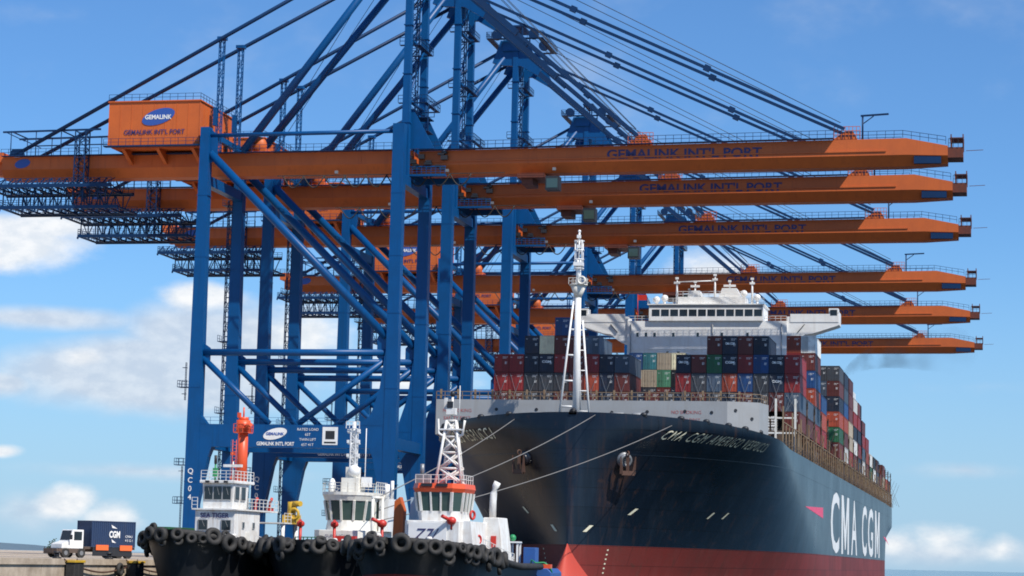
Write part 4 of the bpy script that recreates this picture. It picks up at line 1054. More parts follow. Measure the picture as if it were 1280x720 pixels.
    mb = MB(); mb.bx(-5.5, 5.8, 1.2, 2.4, ZT+0.8, ZT+0.9); mb.bx(-5.5, 5.8, 14.6, 15.8, ZT+0.8, ZT+0.9); mb.bx(-5.5, -4.4, 2.4, 14.6, ZT+0.8, ZT+0.9); mb.bx(4.7, 5.8, 2.4, 14.6, ZT+0.8, ZT+0.9); mb.rail([(-5.5, 1.2, ZT+0.95), (5.8, 1.2, ZT+0.95), (5.8, 15.8, ZT+0.95)], 1.2, 0.08, 1.0, 3); mb.rail([(-5.5, 1.2, ZT+0.95), (-5.5, 15.8, ZT+0.95)], 1.2, 0.08, 1, 3)
    for x, y in ((-3.8, 3), (-3.8, 13), (3.6, 3), (3.6, 13)): mb.tube((x, y-0.4, ZT+1.9), (x, y+0.4, ZT+1.9), 1.0, 14)
    for x in (-0.9, 0.9): mb.beam((x, 5, ZT+0.9), (x, 5, ZT+4.2), 0.25, 0.25); mb.beam((x, 12, ZT+0.9), (x, 12, ZT+4.2), 0.25, 0.25)
    mb.bx(-1.2, 1.2, 4.8, 12.2, ZT+4.0, ZT+4.3)
    mb.build('pylon_top_platform', 'bluedk', root)
    # rear legs of the A-frame and thin backstays
    for y, yb in ((3.4, 5.3), (13.6, 11.7)):
        MB().tube((-2.2, y, ZT-2.5), (-28.0, yb, 66.2), 0.60, 12, 0.66).build('rear_strut', 'blue', root)
        mb = MB(); mb.tube((-2.6, y, ZT-1.2), (-68.0, yb, 66.3), 0.33, 10)
        mb.prism([(-69.2, 66.0), (-66.4, 66.0), (-66.8, 67.2), (-68.6, 67.2)], 'y', yb-0.3, yb+0.3)
        mb.build('backstay', 'bluedk', root)
        mb = MB(); xp = -32.2 if y < 8 else -31.2; mb.lattice((xp, yb-0.4, 66), (xp, yb-0.2, 85.2), 0.75, 13, 0.075); mb.bx(xp-0.7, xp+0.7, yb-0.9, yb+0.4, 84.9, 85.4); mb.bx(xp-0.9, xp-0.3, yb-0.9, yb, 70.5, 73.5)
        mb.build('backstay_prop', 'blue', root)
    MB().tube((-2.0, 5.5, ZT+1), (-24, 7, 67), 0.05, 5).tube((-2.0, 11.5, ZT+1), (-24, 10, 67), 0.05, 5).build('hoist_rope', 'dark', root)
    # forestays: paired flat bars on both sides, with pins along the way
    for y, yb in ((3.4, 5.9), (13.6, 11.1)):
        for x1 in (37.2, 69.6):
            mb = MB(); a = Vector((2.8 if x1 > 50 else 4.2, y, ZT-2.2 if x1 > 50 else ZT-5.4)); b = Vector((x1, yb, bt(x1)+1.6)); d = (b-a).normalized()
            mb.beam(a, b, 0.22, 0.48)
            if x1 < 50:
                mb.beam(a, a.lerp(b, 0.40), 0.75, 0.95); mb.beam(a.lerp(b, 0.40)+Vector((0,0.75,0)), b+Vector((0,0.75,0)), 0.2, 0.4)
            for t in ((0.36, 0.68) if x1 > 50 else (0.40, 0.72)):
                p = a.lerp(b, t); mb.beam(p-d*0.5, p+d*0.5, 0.6, 0.95)
            mb.build('forestay', 'bluedk', root)
        MB().tube((3.6, y, ZT+1.8), (69, yb, bt(69)+2.6), 0.06, 5).tube((3.6, y, ZT+1.2), (37, yb, bt(37)+2.6), 0.05, 5).build('hoist_rope', 'dark', root)
    # trolley with cab and festoon under the girder
    mb = MB(); mb.bx(18.0, 22.4, YC-2.9, YC+2.9, 61.3, 61.9); mb.bx(18.6, 20.4, YC-2.2, YC+2.2, 60.3, 61.3); mb.rail([(18.0, YC-2.9, 61.3), (22.4, YC-2.9, 61.3)], 0.7, 0.07, 0.8, 2)
    mb.build('trolley', 'tipor', root)
    mb = MB(); mb.bx(22.6, 24.8, YC-3.0, YC-0.9, 59.3, 61.5); cab = mb.build('operator_cab', 'dark', root)
    MB().bx(22.8, 24.6, YC-3.06, YC-2.98, 59.6, 61.1).build('window', 'glassg', cab)
    mb = MB()
    for k in range(9):
        x0 = -21+k*3.5; pts = [(x0+3.5*t/10, YC-3.0, 62.0-1.9*math.sin(math.pi*t/10)) for t in range(11)]; mb.path(pts, 0.11, 6)
    mb.beam((-22, YC-3.0, 62.1), (16, YC-3.0, 62.1), 0.12, 0.12)
    mb.build('festoon_cable', 'rubber', root)
    # floodlights under girder and boom
    for x in (-12.0, 6.5, 24): MB().box((x, YC-2.9, 62.6), (0.5, 0.4, 0.45)).build('floodlight', 'steel', root)
    return root
CR = crane()
def all_cranes():
    tm = tree_map()
    spots = [(370.5, 'second quay crane from the near end, its boom just below the topmost boom', 'b'), (418.0, 'third quay crane from the near end, its pylon head clear against the sky', 'c'),
             (494.5, 'fourth quay crane from the near end, boom passing behind the ship foremast', 'd'), (562.0, 'fifth quay crane from the near end, boom just above the white bridge wing', 'e'),
             (641.0, 'last quay crane of the row, lowest boom of all with dark smoke before it', 'f')]
    for y, lab, _ in spots:
        c = copy_tree(CR, tm); c.location.y = y; c['label'] = lab
all_cranes()

# ------------------------------------------------------------------ tugs
def tug(name_label, loc, rz, sheer, beam, L, hullmat, lowmat, tyre_r, ntyre):
    """hull with bow at local -y; returns root. deck heights: sheer = (bow, mid, aft)"""
    root = empty('tugboat', loc, rz); tag(root, name_label, 'tugboat', 'harbour tugs moored beside the quay')
    hb = beam/2
    def w(s, z):
        q = max(0.0, min(1.0, z/max(0.1, zt(s))))
        Lb = 7.5+(1-q)*5; t = min(1.0, max(0.0, s/Lb)); k = hb*(max(0.0, 1-(1-t)**2.2))**0.5
        k *= (0.86+0.14*q)
        if s > L-4: k *= 1-0.12*((s-L+4)/4)**2
        return k
    def zt(s):
        a, b, c = sheer
        return a+(b-a)*min(1, s/9.0)**0.8 if s < 9 else b+(c-b)*min(1, (s-9)/9.0)
    def s_off(z, s): return 1.6*(1-max(0.0, z)/zt(0))*max(0.0, 1-s/6.0)
    st = [0, .12, .4, .8, 1.4, 2.1, 3, 4, 5.2, 6.5, 8, 10, 13, 16, 20, 24, L-4, L-2, L]
    mb = MB(); g = {}; nz = 8
    for sd in (-1, 1):
        for i, s in enumerate(st):
            for j in range(nz+1):
                z = -1.5+(zt(s)+1.5)*j/nz
                g[sd, i, j] = mb.bm.verts.new((sd*w(s, z), s+s_off(z, s), z))
    for sd in (-1, 1):
        for i in range(len(st)-1):
            for j in range(nz):
                f = mb.bm.faces.new((g[sd, i, j], g[sd, i+1, j], g[sd, i+1, j+1], g[sd, i, j+1])); f.smooth = True
                f.material_index = 1 if j < (nz*0.45) else 0
    for j in range(nz): mb.bm.faces.new((g[1, len(st)-1, j], g[-1, len(st)-1, j], g[-1, len(st)-1, j+1], g[1, len(st)-1, j+1]))
    bmesh.ops.remove_doubles(mb.bm, verts=mb.bm.verts, dist=0.01)
    mb.build('hull', [hullmat, lowmat], root)
    mb = MB(); prev = None
    for s in st:
        z = zt(s)-0.9; k = max(0.0, w(s, z)-0.1); cur = (mb.bm.verts.new((-k, s+s_off(z, s), z)), mb.bm.verts.new((k, s+s_off(z, s), z)))
        if prev: mb.bm.faces.new((prev[0], prev[1], cur[1], cur[0]))
        prev = cur
    mb.build('deck', 'mud', root)
    mb = MB()                                              # heavy rubber belt along the rail
    for sd in (-1, 1):
        pts = [(sd*(w(s, zt(s))+0.12), s-0.05, zt(s)-0.25) for s in [0.02, .12, .4, .8, 1.4, 2.1, 3, 4, 5.2, 6.5, 8, 10, 13, 16, 20, 24, L-1]]
        mb.path(pts, 0.32, 8)
    mb.build('rubber_fender', 'rubber', root)
    rr = random.Random(int(loc[0]*10))
    # tyres hung round the bow and down both sides
    ss = 0.0; placed = 0; acc = 0.0; arc = []
    s = 0.01; p = Vector((0, 0, 0)); a = 0
    while s < 24:
        q = Vector((w(s, zt(s)), s, 0)); a += (q-p).length; p = q; arc.append((a, s)); s += 0.05
    for sd in (-1, 1):
        d = 0.6 if sd > 0 else 0.9
        k = 0
        while d < (arc[-1][0]-1) and k < ntyre:
            s = next(s for (aa, s) in arc if aa >= d); e = 0.1
            tx, ty = w(s+e, zt(s))-w(max(0, s-e), zt(s)), 2*e
            n = Vector((sd*ty, -tx, 0)).normalized(); rad = 1.08*tyre_r*rr.choice((0.68, 0.85, 0.95, 1.0, 1.2))*rr.uniform(0.94, 1.06)
            c = Vector((sd*w(s, zt(s)), s, zt(s)-0.5+rr.uniform(-0.28, 0.24)))+n*(0.42+rr.uniform(-0.06, 0.14))
            nn = (n+Vector((rr.uniform(-.3,.3), rr.uniform(-.3,.3), rr.uniform(-.2,.45)))).normalized()
            ty_ = MB().torus(c, nn, rad*rr.uniform(0.62, 0.70), rad*rr.uniform(0.31, 0.38), 18, 8).build('tyre', 'rubber', root)
            if rr.random() < 0.55: MB().tube(c+Vector((0,0,rad*0.7)), Vector((sd*(w(s, zt(s))-0.3), s+0.3, zt(s)+0.15)), 0.05, 6).build('chain', 'rust', ty_)
            if rr.random() < 0.62:                     # a second tyre, hung lower or lying on the rail
                up = rr.random() < 0.4; r2 = tyre_r*rr.uniform(0.6, 0.85)
                c2 = c+Vector((rr.uniform(-.3,.3), rr.uniform(-.1,.3), rad*0.75 if up else -rad*0.95))-n*(0.25 if up else 0.02)
                MB().torus(c2, (nn+Vector((0,0,rr.uniform(0.2,1.2) if up else -0.1))).normalized(), r2*0.66, r2*0.35, 16, 7).build('tyre', 'rubber', root)
            d += rad*rr.uniform(1.55, 2.0); k += 1
    # deck clutter: bitts, coiled rope, mushroom vents, stanchions
    for q in range(9):
        s = rr.uniform(2.2, 9.0); x = rr.uniform(-0.75, 0.75)*w(s, zt(s)); z = zt(s)-0.9
        if q % 3 == 0: MB().tube((x-0.3, s, z), (x-0.3, s, z+1.15), 0.16, 10).tube((x+0.3, s, z), (x+0.3, s, z+1.15), 0.16, 10).bx(x-0.5, x+0.5, s-0.2, s+0.2, z, z+0.12).build('bitts', 'dark' if q else 'steel', root)
        elif q % 3 == 1: MB().torus((x, s, z+0.25), (0,0,1), 0.5, 0.18, 16, 6).torus((x, s, z+0.5), (0.1,0,1), 0.44, 0.16, 16, 6).torus((x, s, z+0.75), (0,0.1,1), 0.4, 0.15, 16, 6).build('rope_coil', 'rope', root)
        else: MB().tube((x, s, z), (x, s, z+1.3), 0.15, 10).tube((x, s, z+1.3), (x, s, z+1.55), 0.36, 12, 0.2).build('mushroom_vent', 'tugwht', root)
    mb = MB()
    for sd in (-1, 1):
        pts = [(sd*(w(q, zt(q))-0.25), q, zt(q)) for q in (8.5, 11, 13.5, 16, 19)]
        mb = MB(); mb.rail(pts, 0.9, 0.05, 1.0, 2); mb.build('bulwark_rail', 'tugwht', root)
    return root, zt, w
def window_row(parent, xs, y, z0, z1, w, mat='glass', nrm='y', sgn=-1, tiltz=0.0):
    for x in xs:
        mb = MB()
        if nrm == 'y': mb.bx(x-w/2, x+w/2, min(y, y+sgn*0.05), max(y, y+sgn*0.05), z0, z1)
        else: mb.bx(min(y, y+sgn*0.05), max(y, y+sgn*0.05), x-w/2, x+w/2, z0, z1)
        mb.build('window', mat, parent)
        mb = MB(); t = 0.06; e = 0.07
        for (a0, a1, b0, b1) in ((-w/2-t, w/2+t, z1, z1+t), (-w/2-t, w/2+t, z0-t, z0), (-w/2-t, -w/2, z0, z1), (w/2, w/2+t, z0, z1)):
            if nrm == 'y': mb.bx(x+a0, x+a1, min(y, y+sgn*e), max(y, y+sgn*e), b0, b1)
            else: mb.bx(min(y, y+sgn*e), max(y, y+sgn*e), x+a0, x+a1, b0, b1)
        if nrm == 'y': mb.beam((x-w*0.1, y+sgn*0.07, z1), (x+w*0.2, y+sgn*0.07, z0+(z1-z0)*0.35), 0.025, 0.025)
        mb.build('window_frame', 'grey', parent)
def tug1():
    rt, zt, w = tug('white tug with a tall orange red fire tower, bow turned toward the truck', (-77.1, 201.5, 0), R(-5), (5.2, 3.9, 2.8), 10.2, 29, 'tugblk', 'tugblk', 0.72, 9)
    # deckhouse (bow at -y so house fronts face -y)
    h = MB().bx(-2.15, 2.15, 9.5, 15.6, 2.6, 7.0).build('deckhouse', 'tugwht', rt, bevel=0.06)
    MB().bx(-2.4, 2.4, 9.2, 19.6, 7.0, 7.14).build('upper_deck', 'tugwht', rt)
    wh = MB().prism([(-1.55, 7.14), (1.55, 7.14), (1.68, 9.5), (-1.68, 9.5)], 'y', 10.0, 13.6).build('wheelhouse', 'tugwht', rt)
    MB().bx(-1.9, 1.9, 9.7, 14.6, 9.5, 9.78).build('wheelhouse_roof', 'tugwht', wh, bevel=0.05)
    window_row(wh, (-0.98, 0.0, 0.98), 9.99, 8.0, 9.2, 0.86)
    window_row(wh, (10.9, 12.4), 1.64, 8.0, 9.2, 0.95, 'glass', 'x', 1)
    window_row(h, (-1.25, 1.25), 9.49, 5.15, 6.05, 0.95)
    window_row(h, (11.5, 14), 2.16, 5.4, 5.9, 0.4, 'glass', 'x', 1)
    writing('SEA TIGER', 0.62, 'lettering', 'letter', h, (0.0, 9.46, 6.5), 3.1, bold=0.015)
    MB().bx(2.15, 2.21, 12.2, 13.1, 3.0, 5.0).build('door', 'cream', h)
    mb = MB(); mb.rail([(-2.4, 9.2, 7.14), (-1.8, 9.2, 7.14)], 1.0, 0.05, 0.9, 3); mb.rail([(2.4, 12, 7.14), (2.4, 19.6, 7.14)], 1.0, 0.05, 0.9, 3); mb.rail([(-1.8, 9.8, 9.78), (1.8, 9.8, 9.78), (1.8, 14.5, 9.78)], 0.9, 0.05, 0.8, 3)
    mb.build('railing', 'tugwht', rt)
    mb = MB(); 
    for x in (-1.0, 0, 1.0): mb.box((x, 9.58, 9.64), (0.42, 0.12, 0.2))
    mb.build('roof_vent', 'dark', wh)
    # fire tower
    t = MB().tube((0.9, 13.5, 9.78), (0.9, 13.5, 15.6), 0.56, 16, 0.50).build('fire_tower', 'orred', rt)
    MB().bx(0.15, 1.65, 12.8, 14.2, 15.1, 15.2).tube((0.9, 13.5, 15.2), (0.9, 13.5, 16.4), 0.74, 16, 0.70).tube((0.9, 13.5, 16.4), (0.9, 13.5, 16.7), 0.5, 14).tube((0.9, 13.5, 16.7), (0.9, 13.5, 17.7), 0.09, 8).tube((1.2, 13.2, 15.7), (2.2, 12.4, 15.9), 0.2, 8).rail([(0.15, 12.8, 15.2), (1.65, 12.8, 15.2), (1.65, 14.2, 15.2)], 0.8, 0.06, 0.5, 2).box((0.55, 13.2, 16.9), (0.3, 0.3, 0.5)).build('tower_head', 'orred', t)
    mb = MB()
    for dx in (-0.2, 0.2): mb.tube((0.3+dx, 12.86, 9.8), (0.3+dx, 12.86, 14.4), 0.035, 5)
    for k in range(14): mb.tube((0.1, 12.86, 10+k*0.32), (0.5, 12.86, 10+k*0.32), 0.03, 5)
    for z in (10.6, 11.8, 13.0): mb.box((0.1, 13.0, z), (0.35, 0.3, 0.3))
    mb.build('ladder', 'orred', t)
    mb = MB(); mb.tube((-1.3, 12, 9.78), (-1.3, 12, 11.4), 0.1, 8); mb.box((-1.3, 12, 10.6), (0.45, 0.3, 0.8)); mb.build('signal_light', 'green', rt)
    MB().tube((-1.3, 12, 11.4), (-1.3, 12, 12.2), 0.16, 8).build('horn', 'dark', rt)
    mb = MB(); mb.tube((0.9, 11.4, 9.78), (0.9, 11.4, 11.6), 0.07, 6); mb.box((0.9, 11.35, 11.2), (2.0, 0.25, 0.25)); mb.tube((-0.5, 13.8, 9.8), (-0.5, 13.8, 13.8), 0.03, 5); mb.build('radar', 'tugwht', rt)
    # after deck: yellow gear, red monitors, uprights
    mb = MB(); mb.bx(1.6, 3.0, 22.6, 24.2, 6.0, 6.9); mb.tube((2.3, 23.4, 6.9), (2.3, 23.4, 8.2), 0.45, 12); mb.tube((2.3, 23.4, 8.0), (3.6, 22.6, 8.0), 0.28, 10); mb.torus((2.9, 22.6, 7.0), (0,1,0), 0.5, 0.16, 14, 6); mb.build('deck_crane', 'yellow', rt)
    mb = MB(); mb.tube((1.8, 18.8, 7.1), (1.8, 18.8, 8.0), 0.16, 8); mb.tube((1.8, 18.8, 7.9), (2.5, 17.6, 8.3), 0.16, 8); mb.bx(1.5, 2.1, 18.5, 19.1, 7.1, 7.5); mb.tube((0.2, 18.8, 7.1), (0.2, 18.8, 8.0), 0.16, 8); mb.tube((0.2, 18.8, 7.9), (0.9, 17.6, 8.3), 0.16, 8); mb.build('fire_monitor', 'red', rt)
    mb = MB()
    for x, y in ((2.4, 21), (2.4, 24.5), (-2.4, 21), (-2.4, 24.5)): mb.tube((x, y, 2), (x, y, 6.0), 0.2, 8)
    mb.bx(-2.7, 2.7, 20.6, 25, 6.0, 6.12); mb.rail([(2.7, 20.6, 6.12), (2.7, 25, 6.12)], 0.9, 0.05, 0.9, 3); mb.build('after_frame', 'tugwht', rt)
    mb = MB(); mb.bx(2.2, 3.2, 20.8, 21.6, 3.0, 4.4); mb.bx(3.0, 3.9, 22.2, 23.0, 2.9, 4.0); mb.build('hose_box', 'red', rt)
    mb = MB(); mb.bx(3.4, 4.2, 20.4, 21.5, 2.9, 4.2); mb.build('equipment_case', 'green', rt)
    MB().tube((0, 4.2, 4.0), (0, 4.2, 5.0), 0.4, 12).bx(-1.2, 1.2, 3.6, 4.8, 3.8, 4.3).build('bow_winch', 'dark', rt)
    mb = MB(); mb.path([(3.4, 8.5, 3.2), (4.3, 8.0, 3.3), (4.6, 9.2, 3.2)], 0.28, 8); mb.bx(3.6, 4.6, 8.8, 10.4, 2.9, 3.5); mb.build('tarpaulin', 'pale', rt)
    for o in kids(rt):
        if o.name.split('.')[0] not in ('hull', 'deck', 'rubber_fender', 'tyre', 'fire_tower', 'bitts', 'rope_coil', 'mushroom_vent', 'bulwark_rail'): o.scale.z = 1.06; o.location.z = -0.156
tug1()
def tug2():
    rt, zt, w = tug('cream tug between two tugs, with a round wheelhouse and slim mast', (-65.1, 203.8, 0), R(-2), (4.5, 3.7, 2.8), 11.4, 29, 'tugblk', 'tugblk', 0.78, 9)
    h = MB().prism([(-2.9, 12.2), (-2.0, 11.0), (2.0, 11.0), (2.9, 12.2), (2.9, 20), (-2.9, 20)], 'z', 2.4, 5.6).build('deckhouse', 'cream', rt, bevel=0.06)
    # rounded wheelhouse: windows lean outwards, posts between
    n = 12; cx, cy, r0, r1 = 0.0, 14.6, 2.35, 2.75
    def ringp(r, z, k): a = math.pi*(1.0+k/ n)+0.0; return (cx+r*math.cos(a)*0.92, cy+r*math.sin(a)*1.08, z)
    mb = MB()
    for z0, z1, ra, rb in ((5.6, 6.6, 2.6, 2.4), (8.55, 9.1, 2.78, 3.0)):
        v = []
        for k in range(n+1): v += [ringp(ra, z0, k), ringp(rb, z1, k)]
        mb._faces(v, [(2*k, 2*k+2, 2*k+3, 2*k+1) for k in range(n)])
        mb.bx(-2.25, 2.25, cy, cy+3.6, z0, z1)
    mb.bx(-2.2, 2.2, cy+2.3, cy+3.5, 6.6, 8.55)
    for k in range(0, n+1, 2): mb.beam(ringp(2.42, 6.6, k), ringp(2.8, 8.56, k), 0.2, 0.24)
    for x in (-2.22, 2.22): mb.beam((x, cy+1.2, 6.6), (x, cy+1.2, 8.56), 0.2, 0.24)
    wh = mb.build('wheelhouse', 'cream', rt)
    for k in range(0, n, 2):
        a, b = ringp(2.38, 6.6, k), ringp(2.38, 6.6, k+2); c, d = ringp(2.75, 8.55, k+2), ringp(2.75, 8.55, k)
        mb = MB(); mb._faces([a, b, c, d], [(0,1,2,3)]); mb.build('window', 'glassg', wh)
    for sd in (-1, 1):
        MB().bx(min(sd*2.14, sd*2.2), max(sd*2.14, sd*2.2), cy+0.1, cy+2.3, 6.6, 8.55).build('window', 'glassg', wh)
    mb = MB(); v = [ringp(3.05, 9.1, k) for k in range(n+1)]+[(2.75, cy+3.7, 9.1), (-2.75, cy+3.7, 9.1)]
    mb.prism([(p[0], p[1]) for p in v], 'z', 9.1, 9.4); mb.build('wheelhouse_roof', 'cream', wh)
    mb = MB(); v = [ringp(3.0, 9.4, k) for k in range(n+1)]; mb.rail(v, 0.9, 0.05, 0.7, 3); mb.rail([(2.7, cy, 9.4), (2.7, cy+3.6, 9.4)], 1.1, 0.06, 0.7, 3); mb.build('railing', 'cream', rt)
    mb = MB(); mb.bx(-0.9, 0.9, cy-0.4, cy+1.6, 9.4, 10.9); mb.bx(-0.6, 0.6, cy, cy+1.2, 10.9, 12.0); mb.build('mast_base', 'cream', rt)
    mb = MB(); mb.lattice((0, cy+0.6, 11.8), (0, cy+0.6, 15.9), 0.55, 7, 0.07); mb.tube((0, cy+0.6, 11.8), (0, cy+0.6, 16.6), 0.16, 8)
    for z in (13.0, 14.4, 15.5): mb.box((0, cy+0.5, z), (1.3, 0.25, 0.16)); mb.box((0.5, cy+0.4, z+0.2), (0.3, 0.3, 0.35)); mb.box((-0.55, cy+0.4, z+0.2), (0.25, 0.3, 0.3))
    mb.tube((1.0, cy+1.4, 9.4), (1.0, cy+1.4, 16.0), 0.05, 5)
    mb.rail([(-0.7, cy, 15.9), (0.7, cy, 15.9)], 0.7, 0.06, 0.35, 2)
    mb.build('mast', 'white', rt)
    MB().ball((0.25, cy+0.1, 11.6), 0.62).build('radar_dome', 'white', rt)
    MB().ball((-2.1, cy+0.3, 10.1), 0.45, (0.8,0.8,1.7)).tube((-2.1, cy+0.3, 9.3), (-2.1, cy+0.3, 9.7), 0.2, 8).build('satellite_dome', 'white', rt)
    MB().bx(1.0, 1.9, cy+0.2, cy+1.0, 10.0, 11.0).build('searchlight_box', 'white', rt)
    mb = MB(); mb.bx(2.4, 3.4, cy+2, cy+4.6, 5.6, 8.9); mb.tube((2.9, cy+3, 8.9), (2.9, cy+3, 10.4), 0.28, 10); mb.tube((3.1, cy+4.1, 8.9), (3.1, cy+4.1, 10.8), 0.18, 10); mb.build('funnel_casing', 'white', rt)
    for x, y in ((0.4, 8.7), (-3.2, 8.9)):
        mb = MB(); mb.tube((x, y, 3), (x, y, 5.9), 0.16, 8); mb.ball((x, y, 6.1), 0.42, (1, 1, 0.8), 10); mb.tube((x, y, 6.1), (x+0.4, y-1.2, 6.4), 0.16, 8); mb.build('fire_monitor', 'red', rt)
    mb = MB(); mb.bx(0.2, 2.4, 9.2, 9.9, 3.2, 5.0); mb.build('hose_box', 'red', rt)
    mb = MB(); mb.rail([(-3.8, 9.2, 3.0), (-1.2, 7.8, 3.0)], 1.8, 0.09, 0.6, 4); mb.build('rope_rack', 'green', rt)
    writing('SUN LIGHT', 0.45, 'lettering', 'letter', h, (0, 10.97, 5.0), 2.6)
    mb = MB()                                                # towing staple that holds the three lines
    mb.tube((4.0, 9.6, 2.5), (4.0, 9.6, 8.9), 0.16, 10); mb.tube((4.8, 10.2, 2.5), (4.8, 10.2, 8.9), 0.16, 10); mb.tube((3.9, 9.5, 8.8), (4.9, 10.3, 8.8), 0.16, 10); mb.tube((3.9, 9.5, 6.6), (4.9, 10.3, 6.6), 0.14, 10)
    mb.build('towing_staple', 'cream', rt)
    MB().tube((0, 5, 3.2), (0, 5, 4.2), 0.4, 12).bx(-1.4, 1.4, 4.4, 5.8, 2.8, 3.6).build('bow_winch', 'dark', rt)
tug2()
def tug3():
    rt, zt, w = tug('black tug with orange red wheelhouse band, white lattice mast and red lower hull', (-51.1, 186.0, 0), R(-3), (4.7, 3.9, 2.7), 11.6, 30, 'tugblk', 'tugred', 0.74, 13)
    h = MB().prism([(-2.7, 11.4), (-2.2, 10.4), (2.7, 10.4), (3.3, 11.6), (3.3, 21), (-2.7, 21)], 'z', 2.4, 6.4).build('deckhouse', 'tugwht', rt, bevel=0.06)
    # placard on the front
    pl = MB().bx(-2.0, 1.6, 10.25, 10.36, 3.6, 6.2).build('placard', 'white', h)
    writing('Z7/', 1.5, 'lettering', 'letter', pl, (-0.3, 10.23, 5.15), 2.4, shear=0.35)
    MB().bx(-1.8, 1.4, 10.235, 10.245, 4.0, 4.06).bx(-1.6, 0.8, 10.235, 10.245, 4.28, 4.33).build('placard_line', 'letter', pl)
    # wheelhouse with windows leaning out
    y0 = 12.2
    mb = MB()
    def ring(z, e): return [(-2.0-e*0.8, y0+1.0-e*0.6, z), (-1.35-e*0.5, y0-e, z), (1.35+e*0.5, y0-e, z), (2.0+e*0.8, y0+1.0-e*0.6, z), (2.0+e*0.8, y0+4.0, z), (-2.0-e*0.8, y0+4.0, z)]
    def band(mb, za, ea, zb, eb):
        v = ring(za, ea)+ring(zb, eb); mb._faces(v, [(i, (i+1)%6, (i+1)%6+6, i+6) for i in range(6)]+[(5,4,3,2,1,0), (6,7,8,9,10,11)])
    band(mb, 6.4, 0.0, 7.3, 0.1)
    A, B = ring(7.3, 0.1), ring(9.0, 0.38)
    for i in range(6): mb.beam(A[i], B[i], 0.24, 0.24)
    for t in (0.34, 0.66): mb.beam(Vector(A[1]).lerp(Vector(A[2]), t), Vector(B[1]).lerp(Vector(B[2]), t), 0.16, 0.16); mb.beam(Vector(A[3]).lerp(Vector(A[4]), t), Vector(B[3]).lerp(Vector(B[4]), t), 0.3, 0.2)
    wh = mb.build('wheelhouse', 'tugwht', rt)
    for i in (0, 1, 2, 3, 4, 5):
        a, b, c, d = A[i], A[(i+1)%6], B[(i+1)%6], B[i]
        mb = MB(); mb._faces([a, b, c, d], [(0,1,2,3)]); mb.build('window', 'glassg', wh)
    mb = MB(); band(mb, 9.0, 0.42, 9.35, 0.62); band(mb, 9.35, 0.62, 9.8, 0.5)
    ro = mb.build('wheelhouse_roof', 'orred', wh)
    mb = MB()
    for x in (-0.8, 0.65): mb.bx(x-0.52, x+0.52, y0-0.72, y0-0.4, 9.5, 9.78)
    mb.build('roof_vent', 'dark', ro)
    mb = MB(); mb.rail([(-2.2, y0+0.4, 9.8), (2.2, y0+0.4, 9.8), (2.2, y0+4, 9.8)], 0.8, 0.05, 0.7, 2); mb.build('railing', 'tugwht', rt)
    # lattice mast
    mb = MB(); b0 = Vector((0.1, y0+2.6, 9.8))
    for dx, dy in ((-1.2,-0.8),(1.3,-0.8),(1.0,0.9),(-1.0,0.9)): mb.tube(b0+Vector((dx,dy,0)), b0+Vector((dx*0.35,dy*0.35,4.9)), 0.13, 8)
    pr = [(-1.2, 1.3), (-0.95, 1.05), (-0.75, 0.8), (-0.55, 0.6), (-0.42, 0.45)]
    for k in range(4):
        z0, z1 = k*1.22, (k+1)*1.22
        for y in (-0.6, 0.6):
            f0, f1 = 1-0.16*k, 1-0.16*(k+1)
            mb.tube(b0+Vector((-1.2*f0, y*f0, z0)), b0+Vector((1.3*f1, y*f1, z1)), 0.09, 6); mb.tube(b0+Vector((1.3*f0, y*f0, z0)), b0+Vector((-1.2*f1, y*f1, z1)), 0.09, 6); mb.tube(b0+Vector((-1.2*f1, y*f1, z1)), b0+Vector((1.3*f1, y*f1, z1)), 0.09, 6)
    mb.box(b0+Vector((0,0,4.2)), (2.0, 1.2, 0.12)); mb.path([b0+Vector((0.5,-0.3,3.6)), b0+Vector((1.2,-0.5,3.8)), b0+Vector((1.4,-0.5,4.9))], 0.12, 8); mb.path([b0+Vector((-0.5,-0.3,3.6)), b0+Vector((-1.1,-0.5,3.9)), b0+Vector((-1.2,-0.5,5.0))], 0.12, 8)
    mb.tube(b0+Vector((0,0,4.9)), b0+Vector((0,0,6.8)), 0.12, 8); mb.box(b0+Vector((0,-0.2,5.6)), (0.9, 0.5, 0.5)); mb.box(b0+Vector((-0.6,0,6.2)), (0.3,0.3,0.9)); mb.tube(b0+Vector((0.7,0,4.9)), b0+Vector((0.7,0,7.6)), 0.04, 5)
    lm = mb.build('lattice_mast', 'tugwht', rt)
    MB().box(b0+Vector((-0.1,-0.35,6.1)), (0.5,0.3,0.5)).ball(b0+Vector((0,0,6.95)), 0.25).build('navigation_light', 'dark', rt)
    mb = MB(); mb.bx(-2.4, -1.2, y0+1, y0+2, 9.8, 10.6); mb.tube((-1.9, y0+1.4, 10.6), (-1.9, y0+1.4, 11.6), 0.2, 8); mb.build('searchlight', 'steel', rt)
    for o in kids(rt):
        if o.name.split('.')[0] in ('lattice_mast', 'navigation_light', 'red_flag'): o.scale.z = 1.2; o.location.z = -1.96; o.location.x = 0.35
    # red monitor in front, life rings
    for x, y, z in ((2.0, 9.9, 6.4), (-4.0, 8.2, 6.0)):
        mb = MB(); mb.tube((x, y+0.6, 5.6 if x > 0 else 2.6), (x, y+0.6, z), 0.14, 8); mb.ball((x, y+0.5, z), 0.42, (1.1,1,0.9), 10); mb.tube((x, y+0.4, z), (x-0.6, y-0.5, z+0.4), 0.17, 8); mb.build('fire_monitor', 'red', rt)
    MB().torus((3.0, 13.6, 7.0), (1,-0.3,0), 0.36, 0.11, 16, 6).torus((3.75, 13.2, 4.8), (1,-0.3,0), 0.36, 0.11, 16, 6).build('life_ring', 'red', rt)
